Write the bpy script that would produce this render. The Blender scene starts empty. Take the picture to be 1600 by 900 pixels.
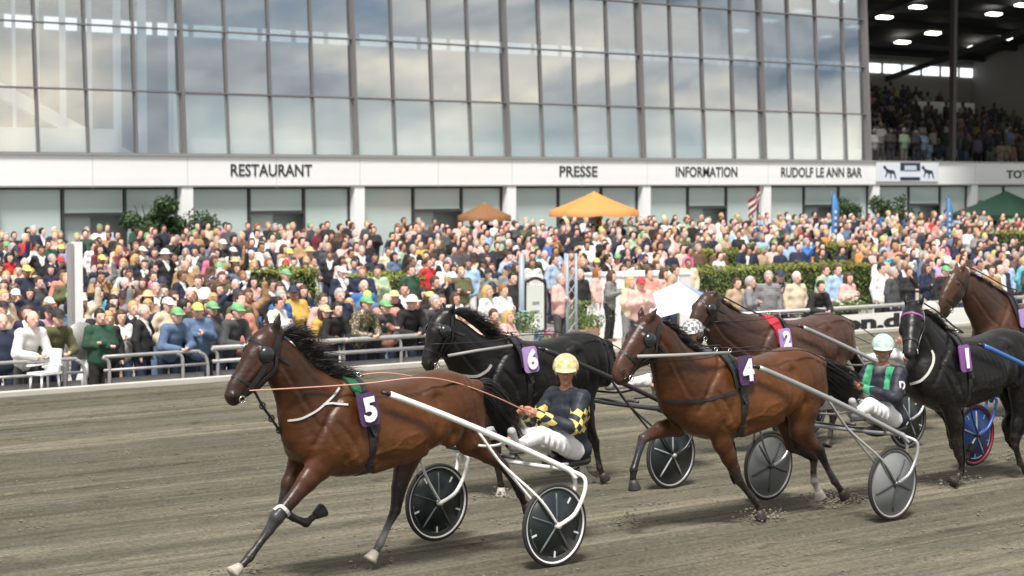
import bpy, math, random
import numpy as np
from mathutils import Vector, Matrix
from mathutils.bvhtree import BVHTree
import openvdb as vdb
random.seed(7); rng = np.random.default_rng(7)
SC = bpy.context.scene; COL = SC.collection
R = math.radians
# ------------------------------------------------------------------ camera
FPX = 3200.0; CAMZ = 3.24
PITCH = math.atan(168/FPX); AZ = math.atan(3800/FPX*math.cos(PITCH))
_h = np.array([math.cos(AZ), math.sin(AZ), 0.]); _z = np.array([0, 0, 1.])
CF = _h*math.cos(PITCH)-_z*math.sin(PITCH); CR = np.array([math.sin(AZ), -math.cos(AZ), 0.]); CU = np.cross(CR, CF)
CP = np.array([0, 0, CAMZ])
cd = bpy.data.cameras.new('camera'); cam = bpy.data.objects.new('camera', cd); COL.objects.link(cam)
m = Matrix(((CR[0], CU[0], -CF[0]), (CR[1], CU[1], -CF[1]), (CR[2], CU[2], -CF[2])))
cam.matrix_world = Matrix.Translation(CP) @ m.to_4x4()
cd.sensor_width = 36; cd.lens = 72; cd.clip_start = 0.2; cd.clip_end = 5000
cd.dof.use_dof = True; cd.dof.focus_distance = 18.2; cd.dof.aperture_fstop = 3.0
SC.camera = cam
# ------------------------------------------------------------------ light
SC.view_settings.view_transform = 'Standard'; SC.view_settings.look = 'None'; SC.view_settings.gamma = 1
SC.view_settings.exposure = 0.85
SUN_EL, SUN_AZ = 60, 226          # degrees; azimuth of the sun seen from the scene (0 = +X, 90 = +Y)
w = bpy.data.worlds.new('World'); SC.world = w; w.use_nodes = True
nt = w.node_tree; N = nt.nodes; N.clear(); LK = nt.links.new
def wn(t, **k):
    n = N.new(t)
    for a, b in k.items(): setattr(n, a, b)
    return n
out = wn('ShaderNodeOutputWorld'); bg = wn('ShaderNodeBackground'); bg.inputs['Strength'].default_value = 0.065
sky = wn('ShaderNodeTexSky', sky_type='NISHITA', sun_disc=False)
sky.sun_elevation = R(SUN_EL); sky.sun_rotation = R(90-SUN_AZ); sky.dust_density = 2.0
tc = wn('ShaderNodeTexCoord'); mp = wn('ShaderNodeMapping'); mp.inputs['Scale'].default_value = (1, 1, 2.6)
mp.inputs['Location'].default_value = (3.1, 1.7, 0.4)
n1 = wn('ShaderNodeTexNoise'); n1.inputs['Scale'].default_value = 4.2; n1.inputs['Detail'].default_value = 7; n1.inputs['Roughness'].default_value = .55
n2 = wn('ShaderNodeTexNoise'); n2.inputs['Scale'].default_value = 7.0; n2.inputs['Detail'].default_value = 6; n2.inputs['Distortion'].default_value = .4
r1 = wn('ShaderNodeValToRGB'); r1.color_ramp.elements[0].position = .34; r1.color_ramp.elements[1].position = .50
r2 = wn('ShaderNodeValToRGB'); e = r2.color_ramp.elements
e[0].position = .38; e[0].color = (2.3, 2.9, 3.7, 1); e[1].position = .70; e[1].color = (15, 13.2, 10.6, 1)
ee = e.new(.50); ee.color = (6.6, 6.7, 6.7, 1)
mx = wn('ShaderNodeMix', data_type='RGBA')
hz = wn('ShaderNodeMix', data_type='RGBA'); hz.inputs['B'].default_value = (10.0, 11.0, 11.2, 1)
sp = wn('ShaderNodeSeparateXYZ'); mr = wn('ShaderNodeMapRange'); mr.inputs['From Min'].default_value = 0.02; mr.inputs['From Max'].default_value = 0.10
mr.inputs['To Min'].default_value = .65; mr.inputs['To Max'].default_value = 0.0
LK(tc.outputs['Generated'], mp.inputs['Vector']); LK(mp.outputs[0], n1.inputs['Vector']); LK(mp.outputs[0], n2.inputs['Vector'])
LK(n1.outputs['Fac'], r1.inputs[0]); LK(n2.outputs['Fac'], r2.inputs[0])
LK(r1.outputs[0], mx.inputs['Factor']); LK(sky.outputs[0], mx.inputs['A']); LK(r2.outputs[0], mx.inputs['B'])
LK(tc.outputs['Generated'], sp.inputs[0]); LK(sp.outputs['Z'], mr.inputs['Value']); LK(mr.outputs[0], hz.inputs['Factor'])
LK(mx.outputs['Result'], hz.inputs['A']); LK(hz.outputs['Result'], bg.inputs['Color']); LK(bg.outputs[0], out.inputs[0])
sd = bpy.data.lights.new('sun', 'SUN'); sd.energy = 3.2; sd.angle = R(14); sd.color = (1, .95, .88)
sun = bpy.data.objects.new('sun', sd); COL.objects.link(sun)
sv = Vector((math.cos(R(SUN_EL))*math.cos(R(SUN_AZ)), math.cos(R(SUN_EL))*math.sin(R(SUN_AZ)), math.sin(R(SUN_EL))))
sun.rotation_euler = sv.to_track_quat('Z', 'Y').to_euler(); sun.location = (0, 0, 60)

# ------------------------------------------------------------------ helpers
def ray(x, y): return CF + CR*(x-800)/FPX + CU*(450-y)/FPX
def at_z(x, y, z=0.):
    d = ray(x, y); return CP + d*(z-CAMZ)/d[2]
def at_y(x, y, Y):
    d = ray(x, y); return CP + d*Y/d[1]
def px_of(P):
    d = np.asarray(P, float)-CP; k = d@CF; return 800+FPX*(d@CR)/k, 450-FPX*(d@CU)/k, k
def bsdf(m): return m.node_tree.nodes['Principled BSDF']
MC = {}
def mat(key, col=(.5, .5, .5), rough=.6, metal=0., spec=.5, noise=0., nscale=20., bump=0., bscale=60., attr=None, objcol=False,
        coat=0., emit=None, estr=0., stretch=(1, 1, 1), alpha=None, sheen=0.):
    if key in MC: return MC[key]
    m = bpy.data.materials.new(key); m.use_nodes = True; MC[key] = m
    t = m.node_tree; n = t.nodes; L = t.links.new; b = bsdf(m)
    b.inputs['Base Color'].default_value = (*col, 1); b.inputs['Roughness'].default_value = rough
    b.inputs['Metallic'].default_value = metal; b.inputs['Specular IOR Level'].default_value = spec
    b.inputs['Coat Weight'].default_value = coat; b.inputs['Sheen Weight'].default_value = sheen
    if emit: b.inputs['Emission Color'].default_value = (*emit, 1); b.inputs['Emission Strength'].default_value = estr
    src = None
    if attr: a = n.new('ShaderNodeAttribute'); a.attribute_name = attr; src = a.outputs['Color']
    if objcol:
        o = n.new('ShaderNodeObjectInfo')
        if src is None: src = o.outputs['Color']
        else:
            q = n.new('ShaderNodeMix'); q.data_type = 'RGBA'; q.blend_type = 'MULTIPLY'; q.inputs['Factor'].default_value = 1
            L(src, q.inputs['A']); L(o.outputs['Color'], q.inputs['B']); src = q.outputs['Result']
    c = None
    if noise or bump:
        c = n.new('ShaderNodeTexCoord'); mp = n.new('ShaderNodeMapping'); mp.inputs['Scale'].default_value = stretch; L(c.outputs['Object'], mp.inputs[0])
    if noise:
        x = n.new('ShaderNodeTexNoise'); x.inputs['Scale'].default_value = nscale; x.inputs['Detail'].default_value = 5
        L(mp.outputs[0], x.inputs['Vector'])
        r = n.new('ShaderNodeMapRange'); r.inputs['From Min'].default_value = .3; r.inputs['From Max'].default_value = .7
        r.inputs['To Min'].default_value = 1-noise; r.inputs['To Max'].default_value = 1+noise; L(x.outputs['Fac'], r.inputs['Value'])
        q = n.new('ShaderNodeMix'); q.data_type = 'RGBA'; q.blend_type = 'MULTIPLY'; q.inputs['Factor'].default_value = 1
        if src is None: q.inputs['A'].default_value = (*col, 1)
        else: L(src, q.inputs['A'])
        L(r.outputs[0], q.inputs['B']); src = q.outputs['Result']
    if src is not None: L(src, b.inputs['Base Color'])
    if bump:
        x = n.new('ShaderNodeTexNoise'); x.inputs['Scale'].default_value = bscale; x.inputs['Detail'].default_value = 4
        L(mp.outputs[0], x.inputs['Vector'])
        u = n.new('ShaderNodeBump'); u.inputs['Strength'].default_value = bump; u.inputs['Distance'].default_value = .01
        L(x.outputs['Fac'], u.inputs['Height']); L(u.outputs[0], b.inputs['Normal'])
    return m
def props(o, label=None, cat=None, group=None, kind=None):
    if label: o['label'] = label
    if cat: o['category'] = cat
    if group: o['group'] = group
    if kind: o['kind'] = kind
    return o
def empty(name, loc=(0, 0, 0), rz=0., label=None, cat=None, group=None):
    o = bpy.data.objects.new(name, None); COL.objects.link(o); o.location = loc; o.rotation_euler = (0, 0, rz)
    o.empty_display_size = .2
    return props(o, label, cat, group)
def me_obj(name, me, mt=None, parent=None, loc=(0, 0, 0)):
    o = bpy.data.objects.new(name, me); COL.objects.link(o)
    if mt and not me.materials: me.materials.append(mt)
    if parent: o.parent = parent
    o.location = loc
    return o
def mesh(name, V, F, mt=None, parent=None, smooth=False, cols=None, loc=(0, 0, 0), link=True):
    me = bpy.data.meshes.new(name)
    me.from_pydata([tuple(map(float, v)) for v in V], [], [tuple(map(int, f)) for f in F]); me.update()
    if smooth: me.polygons.foreach_set('use_smooth', [True]*len(me.polygons))
    if cols is not None:
        a = me.attributes.new('col', 'FLOAT_COLOR', 'POINT'); c = np.ones((len(V), 4), np.float32); c[:, :3] = np.asarray(cols)[:, :3]
        a.data.foreach_set('color', c.ravel())
    if mt: me.materials.append(mt)
    return me_obj(name, me, None, parent, loc) if link else me
_CV = np.array([(x, y, z) for x in (-.5, .5) for y in (-.5, .5) for z in (-.5, .5)])
_CF = np.array([(0, 1, 3, 2), (4, 6, 7, 5), (0, 4, 5, 1), (2, 3, 7, 6), (0, 2, 6, 4), (1, 5, 7, 3)])
_cubes = {}
def cube(name, mt, c, s, parent=None, rot=(0, 0, 0), off=(0, 0, 0)):
    """one box-shaped piece; alike pieces share mesh data"""
    if mt.name not in _cubes: _cubes[mt.name] = mesh('box_'+mt.name, _CV, _CF, mt, link=False)
    o = bpy.data.objects.new(name, _cubes[mt.name]); COL.objects.link(o)
    if parent: o.parent = parent
    o.location = (c[0]-off[0], c[1]-off[1], c[2]-off[2]); o.scale = s; o.rotation_euler = rot
    return o
class MB:
    def __init__(s): s.V = []; s.F = []; s.C = []
    def add(s, V, F, col=None):
        n = len(s.V); s.V += [tuple(v) for v in V]; s.F += [tuple(i+n for i in f) for f in F]
        if col is not None: s.C += [col]*len(V)
    def box(s, c, d, rot=None, col=None):
        V = _CV*np.asarray(d)
        if rot is not None: V = V@np.array(rot).T
        s.add(V+np.asarray(c), _CF, col)
    def tube(s, pts, r, n=8, col=None, flat=1.):
        pts = [np.asarray(p, float) for p in pts]; k = len(pts); rr = r if hasattr(r, '__len__') else [r]*k
        T = [(pts[min(i+1, k-1)]-pts[max(i-1, 0)]) for i in range(k)]; T = [t/max(np.linalg.norm(t), 1e-9) for t in T]
        up = np.array([0, 0, 1.]) if abs(T[0][2]) < .9 else np.array([1., 0, 0])
        nn = np.cross(T[0], up); nn /= np.linalg.norm(nn); V = []
        for i in range(k):
            nn = nn-T[i]*np.dot(nn, T[i]); nn /= max(np.linalg.norm(nn), 1e-9); b = np.cross(T[i], nn)
            for j in range(n):
                a = 2*math.pi*j/n; V.append(pts[i]+rr[i]*(math.cos(a)*nn+flat*math.sin(a)*b))
        F = [(i*n+j, i*n+(j+1) % n, (i+1)*n+(j+1) % n, (i+1)*n+j) for i in range(k-1) for j in range(n)]
        F += [tuple(range(n-1, -1, -1)), tuple((k-1)*n+j for j in range(n))]
        s.add(V, F, col)
    def lathe(s, prof, c=(0, 0, 0), n=24, axis='z', col=None):
        V = []
        for (r, h) in prof:
            for j in range(n):
                a = 2*math.pi*j/n; x, y = r*math.cos(a), r*math.sin(a)
                p = (x, y, h) if axis == 'z' else ((x, h, y) if axis == 'y' else (h, x, y))
                V.append(np.asarray(p)+np.asarray(c))
        k = len(prof); F = [(i*n+j, i*n+(j+1) % n, (i+1)*n+(j+1) % n, (i+1)*n+j) for i in range(k-1) for j in range(n)]
        s.add(V, F, col)
    def build(s, name, mt, parent=None, smooth=False, link=True, loc=(0, 0, 0)):
        return mesh(name, s.V, s.F, mt, parent, smooth, np.array(s.C) if len(s.C) == len(s.V) and s.C else None, loc, link)
def smooth_path(pts, n=6):
    P = [np.asarray(p, float) for p in pts]; P = [2*P[0]-P[1]]+P+[2*P[-1]-P[-2]]; o = []
    for i in range(1, len(P)-2):
        for k in range(n):
            t = k/n; o.append(.5*((2*P[i])+(-P[i-1]+P[i+1])*t+(2*P[i-1]-5*P[i]+4*P[i+1]-P[i+2])*t*t+(-P[i-1]+3*P[i]-3*P[i+1]+P[i+2])*t**3))
    return o+[P[-2]]
# ---------------------------------------------------------------- smooth bodies: blended tapered capsules meshed as one surface
class Body:
    def __init__(s, lo, hi, vox):
        s.lo = np.array(lo, float); s.vox = vox; s.n = np.ceil((np.array(hi)-s.lo)/vox).astype(int)+1
        s.D = np.full(s.n, 4*vox, np.float32); s.prims = []; s.hi = s.lo+s.n*vox
    def _put(s, f, blo, bhi, col, k):
        s.prims.append((f, col)); pad = k+4*s.vox
        a = np.clip(((np.array(blo)-pad-s.lo)/s.vox).astype(int), 0, s.n); b = np.clip(((np.array(bhi)+pad-s.lo)/s.vox).astype(int)+2, 0, s.n)
        if np.any(b <= a): return
        g = [s.lo[i]+s.vox*np.arange(a[i], b[i]) for i in range(3)]
        X, Y, Z = np.meshgrid(*g, indexing='ij'); d = f(np.stack([X, Y, Z], -1)).astype(np.float32)
        sub = s.D[a[0]:b[0], a[1]:b[1], a[2]:b[2]]
        h = np.maximum(k-np.abs(sub-d), 0)/k if k > 0 else 0
        s.D[a[0]:b[0], a[1]:b[1], a[2]:b[2]] = np.minimum(sub, d)-h*h*k*.25
    def cap(s, a, b, ra, rb, k=.03, lat=1., col=(1, 1, 1), axis=1):
        """tapered capsule; lat = width across `axis` relative to its radius (a number or a pair)"""
        a = np.asarray(a, float); b = np.asarray(b, float); la, lb = (lat if hasattr(lat, '__len__') else (lat, lat))
        ab = b-a; L2 = max(ab@ab, 1e-9)
        def f(P):
            q = P-a; t = np.clip((q@ab)/L2, 0, 1); w = q-t[..., None]*ab; kk = la+(lb-la)*t
            w2 = w.copy(); w2[..., axis] = w[..., axis]/kk
            n2 = np.sqrt((w2**2).sum(-1)); n1 = np.sqrt((w**2).sum(-1)); r = ra+(rb-ra)*t
            return np.where(n2 > 1e-6, (n2-r)*np.minimum(n1/np.maximum(n2, 1e-6), 1.5), -r)
        rm = max(ra, rb)*max(1, la, lb)
        s._put(f, np.minimum(a, b)-rm, np.maximum(a, b)+rm, col, k)
    def ell(s, c, r, k=.03, col=(1, 1, 1), rot=None):
        c = np.asarray(c, float); r = np.asarray(r, float)
        M = np.eye(3) if rot is None else np.array(rot)
        def f(P):
            q = (P-c)@M; n2 = np.sqrt(((q/r)**2).sum(-1)); n1 = np.sqrt((q**2).sum(-1))
            return np.where(n2 > 1e-6, (n2-1)*n1/np.maximum(n2, 1e-6), -r.min())
        rm = r.max(); s._put(f, c-rm, c+rm, col, k)
    def chain(s, J, k=.03, col=(1, 1, 1), axis=1):
        """J: list of (point, radius, lat, colour or None)"""
        for i in range(len(J)-1):
            a, b = J[i], J[i+1]; c = a[3] if len(a) > 3 and a[3] is not None else col
            s.cap(a[0], b[0], a[1], b[1], k, (a[2], b[2]), c, axis)
    def trunk(s, tab, col=(1, 1, 1), k=.03, egg=.18, pw=2.35):
        """barrel along x from (x, top, bottom, halfwidth) rings"""
        T = np.array(sorted(tab), float); xs = T[:, 0]
        fine = np.linspace(xs[0], xs[-1], 120); val = []
        for j in (1, 2, 3):
            y = T[:, j]; m_ = np.gradient(y, xs); o = np.empty_like(fine)
            idx = np.clip(np.searchsorted(xs, fine)-1, 0, len(xs)-2); h = xs[idx+1]-xs[idx]; t = (fine-xs[idx])/h
            o = (2*t**3-3*t**2+1)*y[idx]+(t**3-2*t**2+t)*h*m_[idx]+(-2*t**3+3*t**2)*y[idx+1]+(t**3-t**2)*h*m_[idx+1]; val.append(o)
        def f(P):
            x = P[..., 0]; zt = np.interp(x, fine, val[0]); zb = np.interp(x, fine, val[1]); hw = np.interp(x, fine, val[2])
            zc = (zt+zb)/2; rv = np.maximum((zt-zb)/2, .01); q = (P[..., 2]-zc)/rv; hw2 = np.maximum(hw*(1-egg*q), .01)
            rho = (np.abs(q)**pw+np.abs(P[..., 1]/hw2)**pw)**(1/pw); d = (rho-1)*np.minimum(rv, hw2)
            dx = np.maximum(xs[0]-x, x-xs[-1]); return np.where(dx > 0, np.hypot(np.maximum(d, 0), dx)+np.minimum(np.maximum(d, -.01), 0), d)
        s._put(f, (xs[0], -T[:, 3].max(), T[:, 2].min()), (xs[-1], T[:, 3].max(), T[:, 1].max()), col, k)
    def carve(s, f):
        g = [s.lo[i]+s.vox*np.arange(s.n[i]) for i in range(3)]; X, Y, Z = np.meshgrid(*g, indexing='ij')
        s.D = np.maximum(s.D, f(np.stack([X, Y, Z], -1)).astype(np.float32))
    def inset(s, path, depth, sig, ylim=None):
        """groove (or ridge, when depth is negative) along a side-view path of (x, z) points"""
        P = np.array(path, float); pad = 3*sig
        lo = np.array([P[:, 0].min()-pad, s.lo[1], P[:, 1].min()-pad]); hi = np.array([P[:, 0].max()+pad, s.hi[1], P[:, 1].max()+pad])
        a = np.clip(((lo-s.lo)/s.vox).astype(int), 0, s.n); b = np.clip(((hi-s.lo)/s.vox).astype(int)+1, 0, s.n)
        X, Z = np.meshgrid(s.lo[0]+s.vox*np.arange(a[0], b[0]), s.lo[2]+s.vox*np.arange(a[2], b[2]), indexing='ij'); best = np.full(X.shape, 1e9)
        for i in range(len(P)-1):
            d = P[i+1]-P[i]; t = np.clip(((X-P[i, 0])*d[0]+(Z-P[i, 1])*d[1])/max(d@d, 1e-9), 0, 1)
            best = np.minimum(best, (X-P[i, 0]-t*d[0])**2+(Z-P[i, 1]-t*d[1])**2)
        ge = (depth*np.exp(-best/sig**2)).astype(np.float32)
        yy = np.abs(s.lo[1]+s.vox*np.arange(s.n[1])); yf = np.clip((yy-.03)/.05, 0, 1).astype(np.float32)
        s.D[a[0]:b[0], :, a[2]:b[2]] += ge[:, None, :]*yf[None, :, None]
    def wrinkle(s, amp, fr=16., seed=0):
        g = [s.lo[i]+s.vox*np.arange(s.n[i]) for i in range(3)]; X, Y, Z = np.meshgrid(*g, indexing='ij')
        X = X+seed; n = np.sin(fr*(Z+.35*np.sin(7*X+3*Y)+.25*Y))*np.sin(fr*.6*(X-.5*Z+.4*np.sin(6*Z+seed)))+.5*np.sin(fr*1.9*(Z*.7+X*.6+.2*np.sin(9*Y)))*np.sin(fr*1.1*(Y-.4*X))
        s.D += (amp*n).astype(np.float32)
    def mesh(s, name, mt, parent=None, adapt=0., paint=None, soft=.012, link=True, relax=0):
        D = np.clip(s.D, -4*s.vox, 4*s.vox)
        g = vdb.FloatGrid(4*s.vox); g.copyFromArray(np.ascontiguousarray(D)); g.transform = vdb.createLinearTransform(voxelSize=s.vox)
        P, T, Q = g.convertToPolygons(0., adapt); P = np.asarray(P, float)+s.lo
        F = [tuple(t) for t in np.asarray(T)]+[tuple(q) for q in np.asarray(Q)]
        # outward orientation
        I = np.array([f[:3] for f in F]); Pc = P-P.mean(0)
        vol = float((Pc[I[:, 0]]*np.cross(Pc[I[:, 1]], Pc[I[:, 2]])).sum())
        if vol < 0: F = [f[::-1] for f in F]
        C = np.ones((len(P), 3))
        if s.prims:
            ds = np.stack([np.asarray(f(P)) for f, _ in s.prims], 0); cs = np.array([c for _, c in s.prims], float)
            wt = np.exp(-np.clip((ds-ds.min(0))/soft, 0, 30)); C = (wt.T@cs)/wt.sum(0)[:, None]
        if paint: C = paint(P, C)
        return mesh(name, P, F, mt, parent, True, C, link=link)
def bvh_of(o):
    me = o.data; V = [v.co.copy() for v in me.vertices]; return BVHTree.FromPolygons(V, [tuple(p.vertices) for p in me.polygons])
def rot_y(a): c, s = math.cos(a), math.sin(a); return np.array([[c, 0, s], [0, 1, 0], [-s, 0, c]])
def rot_z(a): c, s = math.cos(a), math.sin(a); return np.array([[c, -s, 0], [s, c, 0], [0, 0, 1]])
def rot_x(a): c, s = math.cos(a), math.sin(a); return np.array([[1, 0, 0], [0, c, -s], [0, s, c]])
def strap(name, bvh, pts, wd, mt, parent, lift=.006, th=.004, step=.025, snap=True):
    """flat band lying on a body's surface"""
    P = [np.asarray(p, float) for p in pts]; Q = []
    for i in range(len(P)-1):
        k = max(1, int(np.linalg.norm(P[i+1]-P[i])/step))
        for j in range(k): Q.append(P[i]+(P[i+1]-P[i])*j/k)
    Q.append(P[-1]); S = []; Nn = []
    for q in Q:
        if snap:
            l, nr, _, _ = bvh.find_nearest(Vector(q)); nr = np.array(nr); S.append(np.array(l)+nr*lift); Nn.append(nr)
        else: S.append(q); Nn.append(np.array([0, 1., 0]))
    for _ in range(2):
        S = [S[0]]+[(S[i-1]+2*S[i]+S[i+1])/4 for i in range(1, len(S)-1)]+[S[-1]]
        Nn = [Nn[0]]+[(Nn[i-1]+2*Nn[i]+Nn[i+1])/4 for i in range(1, len(Nn)-1)]+[Nn[-1]]
    V = []; F = []
    for i, q in enumerate(S):
        t = S[min(i+1, len(S)-1)]-S[max(i-1, 0)]; n = Nn[i]/max(np.linalg.norm(Nn[i]), 1e-6); b = np.cross(n, t); b /= max(np.linalg.norm(b), 1e-9)
        V += [q-b*wd/2, q+b*wd/2, q+b*wd/2+n*th, q-b*wd/2+n*th]
    for i in range(len(S)-1):
        a = 4*i
        for j in range(4): F.append((a+j, a+(j+1) % 4, a+4+(j+1) % 4, a+4+j))
    F += [(3, 2, 1, 0), tuple(4*(len(S)-1)+j for j in range(4))]
    return mesh(name, V, F, mt, parent)
def ringcast(bvh, c, e1, e2, a0, a1, n=40, R0=1.1):
    out = []
    for i in range(n+1):
        a = a0+(a1-a0)*i/n; d = np.asarray(e1)*math.cos(a)+np.asarray(e2)*math.sin(a); o = np.asarray(c)+d*R0
        l, _, _, _ = bvh.ray_cast(Vector(o), Vector(-d), R0)
        if l is not None: out.append(np.array(l))
    return out
def text_obj(name, s, size, mt, parent, loc, rot, ext=.004, bold=.0, width=None):
    cu = bpy.data.curves.new(name, 'FONT'); cu.body = s; cu.size = size; cu.extrude = ext; cu.offset = bold; cu.align_x = 'CENTER'; cu.align_y = 'CENTER'; cu.resolution_u = 3
    t = bpy.data.objects.new(name+'_tmp', cu); COL.objects.link(t); bpy.context.view_layer.update()
    me = bpy.data.meshes.new_from_object(t.evaluated_get(bpy.context.evaluated_depsgraph_get())); bpy.data.objects.remove(t)
    me.materials.clear(); me.materials.append(mt)
    if width:
        xs = [v.co.x for v in me.vertices]; k = width/(max(xs)-min(xs))
        for v in me.vertices: v.co.x *= k
    if name == 'lettering':      # one part per letter
        adj = {}; 
        for e_ in me.edges: a, b = e_.vertices; adj.setdefault(a, []).append(b); adj.setdefault(b, []).append(a)
        comp = {}; k = 0
        for v in range(len(me.vertices)):
            if v in comp: continue
            st = [v]; comp[v] = k
            while st:
                for u in adj.get(st.pop(), []):
                    if u not in comp: comp[u] = k; st.append(u)
            k += 1
        for c in range(k):
            ids = [v for v in range(len(me.vertices)) if comp[v] == c]; mp_ = {v: i for i, v in enumerate(ids)}
            F = [[mp_[i] for i in p.vertices] for p in me.polygons if p.vertices[0] in mp_]
            o = mesh('letter', [me.vertices[v].co[:] for v in ids], F, mt, parent); o.location = loc; o.rotation_euler = rot
        return o
    o = bpy.data.objects.new(name, me); COL.objects.link(o); o.parent = parent; o.location = loc; o.rotation_euler = rot
    return o
# ================================================================== SETTING
def node_mat(key):
    m = bpy.data.materials.new(key); m.use_nodes = True; MC[key] = m; return m, m.node_tree.nodes, m.node_tree.links.new, bsdf(m)
def track_mat():
    m, n, L, b = node_mat('harrowed_grit')
    tc = n.new('ShaderNodeTexCoord')
    def noise(scale, st, det=5, rough=.55, dist=0):
        mp = n.new('ShaderNodeMapping'); mp.inputs['Scale'].default_value = st; L(tc.outputs['Object'], mp.inputs[0])
        x = n.new('ShaderNodeTexNoise'); x.inputs['Scale'].default_value = scale; x.inputs['Detail'].default_value = det; x.inputs['Roughness'].default_value = rough
        x.inputs['Distortion'].default_value = dist; L(mp.outputs[0], x.inputs['Vector']); return x.outputs['Fac']
    def ramp(f, stops):
        r = n.new('ShaderNodeValToRGB'); e = r.color_ramp.elements
        e[0].position, e[0].color = stops[0][0], (*stops[0][1], 1); e[1].position, e[1].color = stops[-1][0], (*stops[-1][1], 1)
        for p, c in stops[1:-1]: q = e.new(p); q.color = (*c, 1)
        L(f, r.inputs[0]); return r.outputs[0]
    def mul(a, bb, mode='MULTIPLY', f=1.):
        q = n.new('ShaderNodeMix'); q.data_type = 'RGBA'; q.blend_type = mode; q.inputs['Factor'].default_value = f; L(a, q.inputs['A']); L(bb, q.inputs['B']); return q.outputs['Result']
    lanes = ramp(noise(1.0, (.035, 1.5, 1), 6, .68), [(.33, (.100, .092, .071)), (.50, (.158, .145, .111)), (.65, (.25, .228, .176))])
    fine = ramp(noise(1.0, (.3, 12, 1), 4, .6), [(.33, (.78, .78, .78)), (.67, (1.18, 1.18, 1.18))])
    grain = ramp(noise(26., (1, 1, 1), 6, .75), [(.28, (.62, .61, .60)), (.5, (1, 1, 1)), (.74, (1.3, 1.29, 1.27))])
    patch = ramp(noise(.55, (1, 1, 1), 5, .6, .3), [(.35, (.84, .86, .86)), (.65, (1.12, 1.10, 1.06))])
    prints = ramp(noise(2.6, (1, 2.2, 1), 4, .6, .8), [(.57, (1, 1, 1)), (.67, (.60, .59, .57))])
    c = mul(mul(mul(mul(lanes, fine), grain), patch), prints); L(c, b.inputs['Base Color']); b.inputs['Roughness'].default_value = .95; b.inputs['Specular IOR Level'].default_value = .15
    hgt = mul(mul(grain, fine), prints)
    u = n.new('ShaderNodeBump'); u.inputs['Strength'].default_value = .9; u.inputs['Distance'].default_value = .03; L(hgt, u.inputs['Height']); L(u.outputs[0], b.inputs['Normal'])
    return m
M_white = mat('white_paint', (.86, .87, .88), .5, noise=.03, nscale=2)
M_whitem = mat('white_metal', (.78, .78, .77), .35, noise=.05, nscale=6)
M_grey = mat('grey_metal', (.30, .31, .32), .4, noise=.1, nscale=6)
M_pale = mat('galvanised_metal', (.36, .36, .355), .45, .3, noise=.12, nscale=8)
M_dark = mat('dark_metal', (.05, .052, .058), .45, noise=.1)
M_mull = mat('mullion_metal', (.17, .16, .165), .45, noise=.08)
M_conc = mat('pale_concrete', (.46, .44, .41), .9, noise=.12, nscale=1.2, bump=.15, bscale=30)
M_step = mat('terrace_concrete', (.26, .25, .24), .9, noise=.12, nscale=1.)
M_kerb = mat('kerb_paint', (.52, .50, .45), .7, noise=.10, nscale=1.5)
M_black = mat('black_plastic', (.02, .02, .022), .4)

# ground, track, apron, terraces
X0, X1 = -40, 130
mesh('ground', [(-1500, -1500, -.75), (2500, -1500, -.75), (2500, 2500, -.75), (-1500, 2500, -.75)], [(0, 1, 2, 3)], mat('grass_field', (.09, .11, .05), .9, noise=.3, nscale=.2))['kind'] = 'structure'
ys = np.arange(0, 28.3, .045); xs = np.concatenate([np.linspace(X0, 4, 12), np.arange(4.5, 32, .5), np.linspace(33, X1, 40)])
hy = np.zeros(len(ys)); ph = rng.uniform(0, 6.28, 12)
for i, f_ in enumerate((1.1, 2.3, 3.7, 6.1, 9.7, 13.9, 17.3, 23.0)): hy += .006/(1+i*.35)*np.sin(ys*f_*2+ph[i])
hy += rng.normal(0, .0035, len(ys)); ridges = []
for yy in (12.1, 13.15, 15.3, 17.83, 20.6, 24.9, 11.0):
    hy += .022*np.exp(-((ys-yy)/.05)**2)
for yy in (12.78, 14.42, 12.5, 14.12, 15.28, 16.9): hy -= .012*np.exp(-((ys-yy)/.035)**2)
V = []
for i, x in enumerate(xs):
    wob = .05*math.sin(x*.21)+.03*math.sin(x*.53+1)
    for j, y in enumerate(ys): V.append((x, y+wob*(0 < j < len(ys)-1), hy[j]+.004*math.sin(x*1.7+y*3)*math.sin(x*.9-y*5)))
ny = len(ys)
F = [(i*ny+j, (i+1)*ny+j, (i+1)*ny+j+1, i*ny+j+1) for i in range(len(xs)-1) for j in range(ny-1)]
mesh('track', V, F, track_mat(), smooth=True)['kind'] = 'structure'
k = MB(); k.box((45, 28.42, -.27), (170, .22, .66)); props(k.build('track_kerb', M_kerb), kind='structure')
YB = 29.0
mesh('apron', [(X0, 28.53, -.5), (X1, 28.53, -.5), (X1, 37, -.5), (X0, 37, -.5)], [(0, 1, 2, 3)], M_conc)['kind'] = 'structure'
def floor_z(Y):
    if Y < 37: return -.5
    return -.5+.72*min(1, (math.floor((Y-37)/1.6)+1)/12.)
t = MB(); prev = 37
for i in range(12):
    z = -.5+.72*(i+1)/12; y0 = 37+1.6*i; y1 = 37+1.6*(i+1) if i < 11 else 57.46
    t.box(((X0+X1)/2, (y0+y1)/2, (z-.8)/2), (X1-X0, y1-y0, z+.8))
props(t.build('terrace', M_step), kind='structure')

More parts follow.
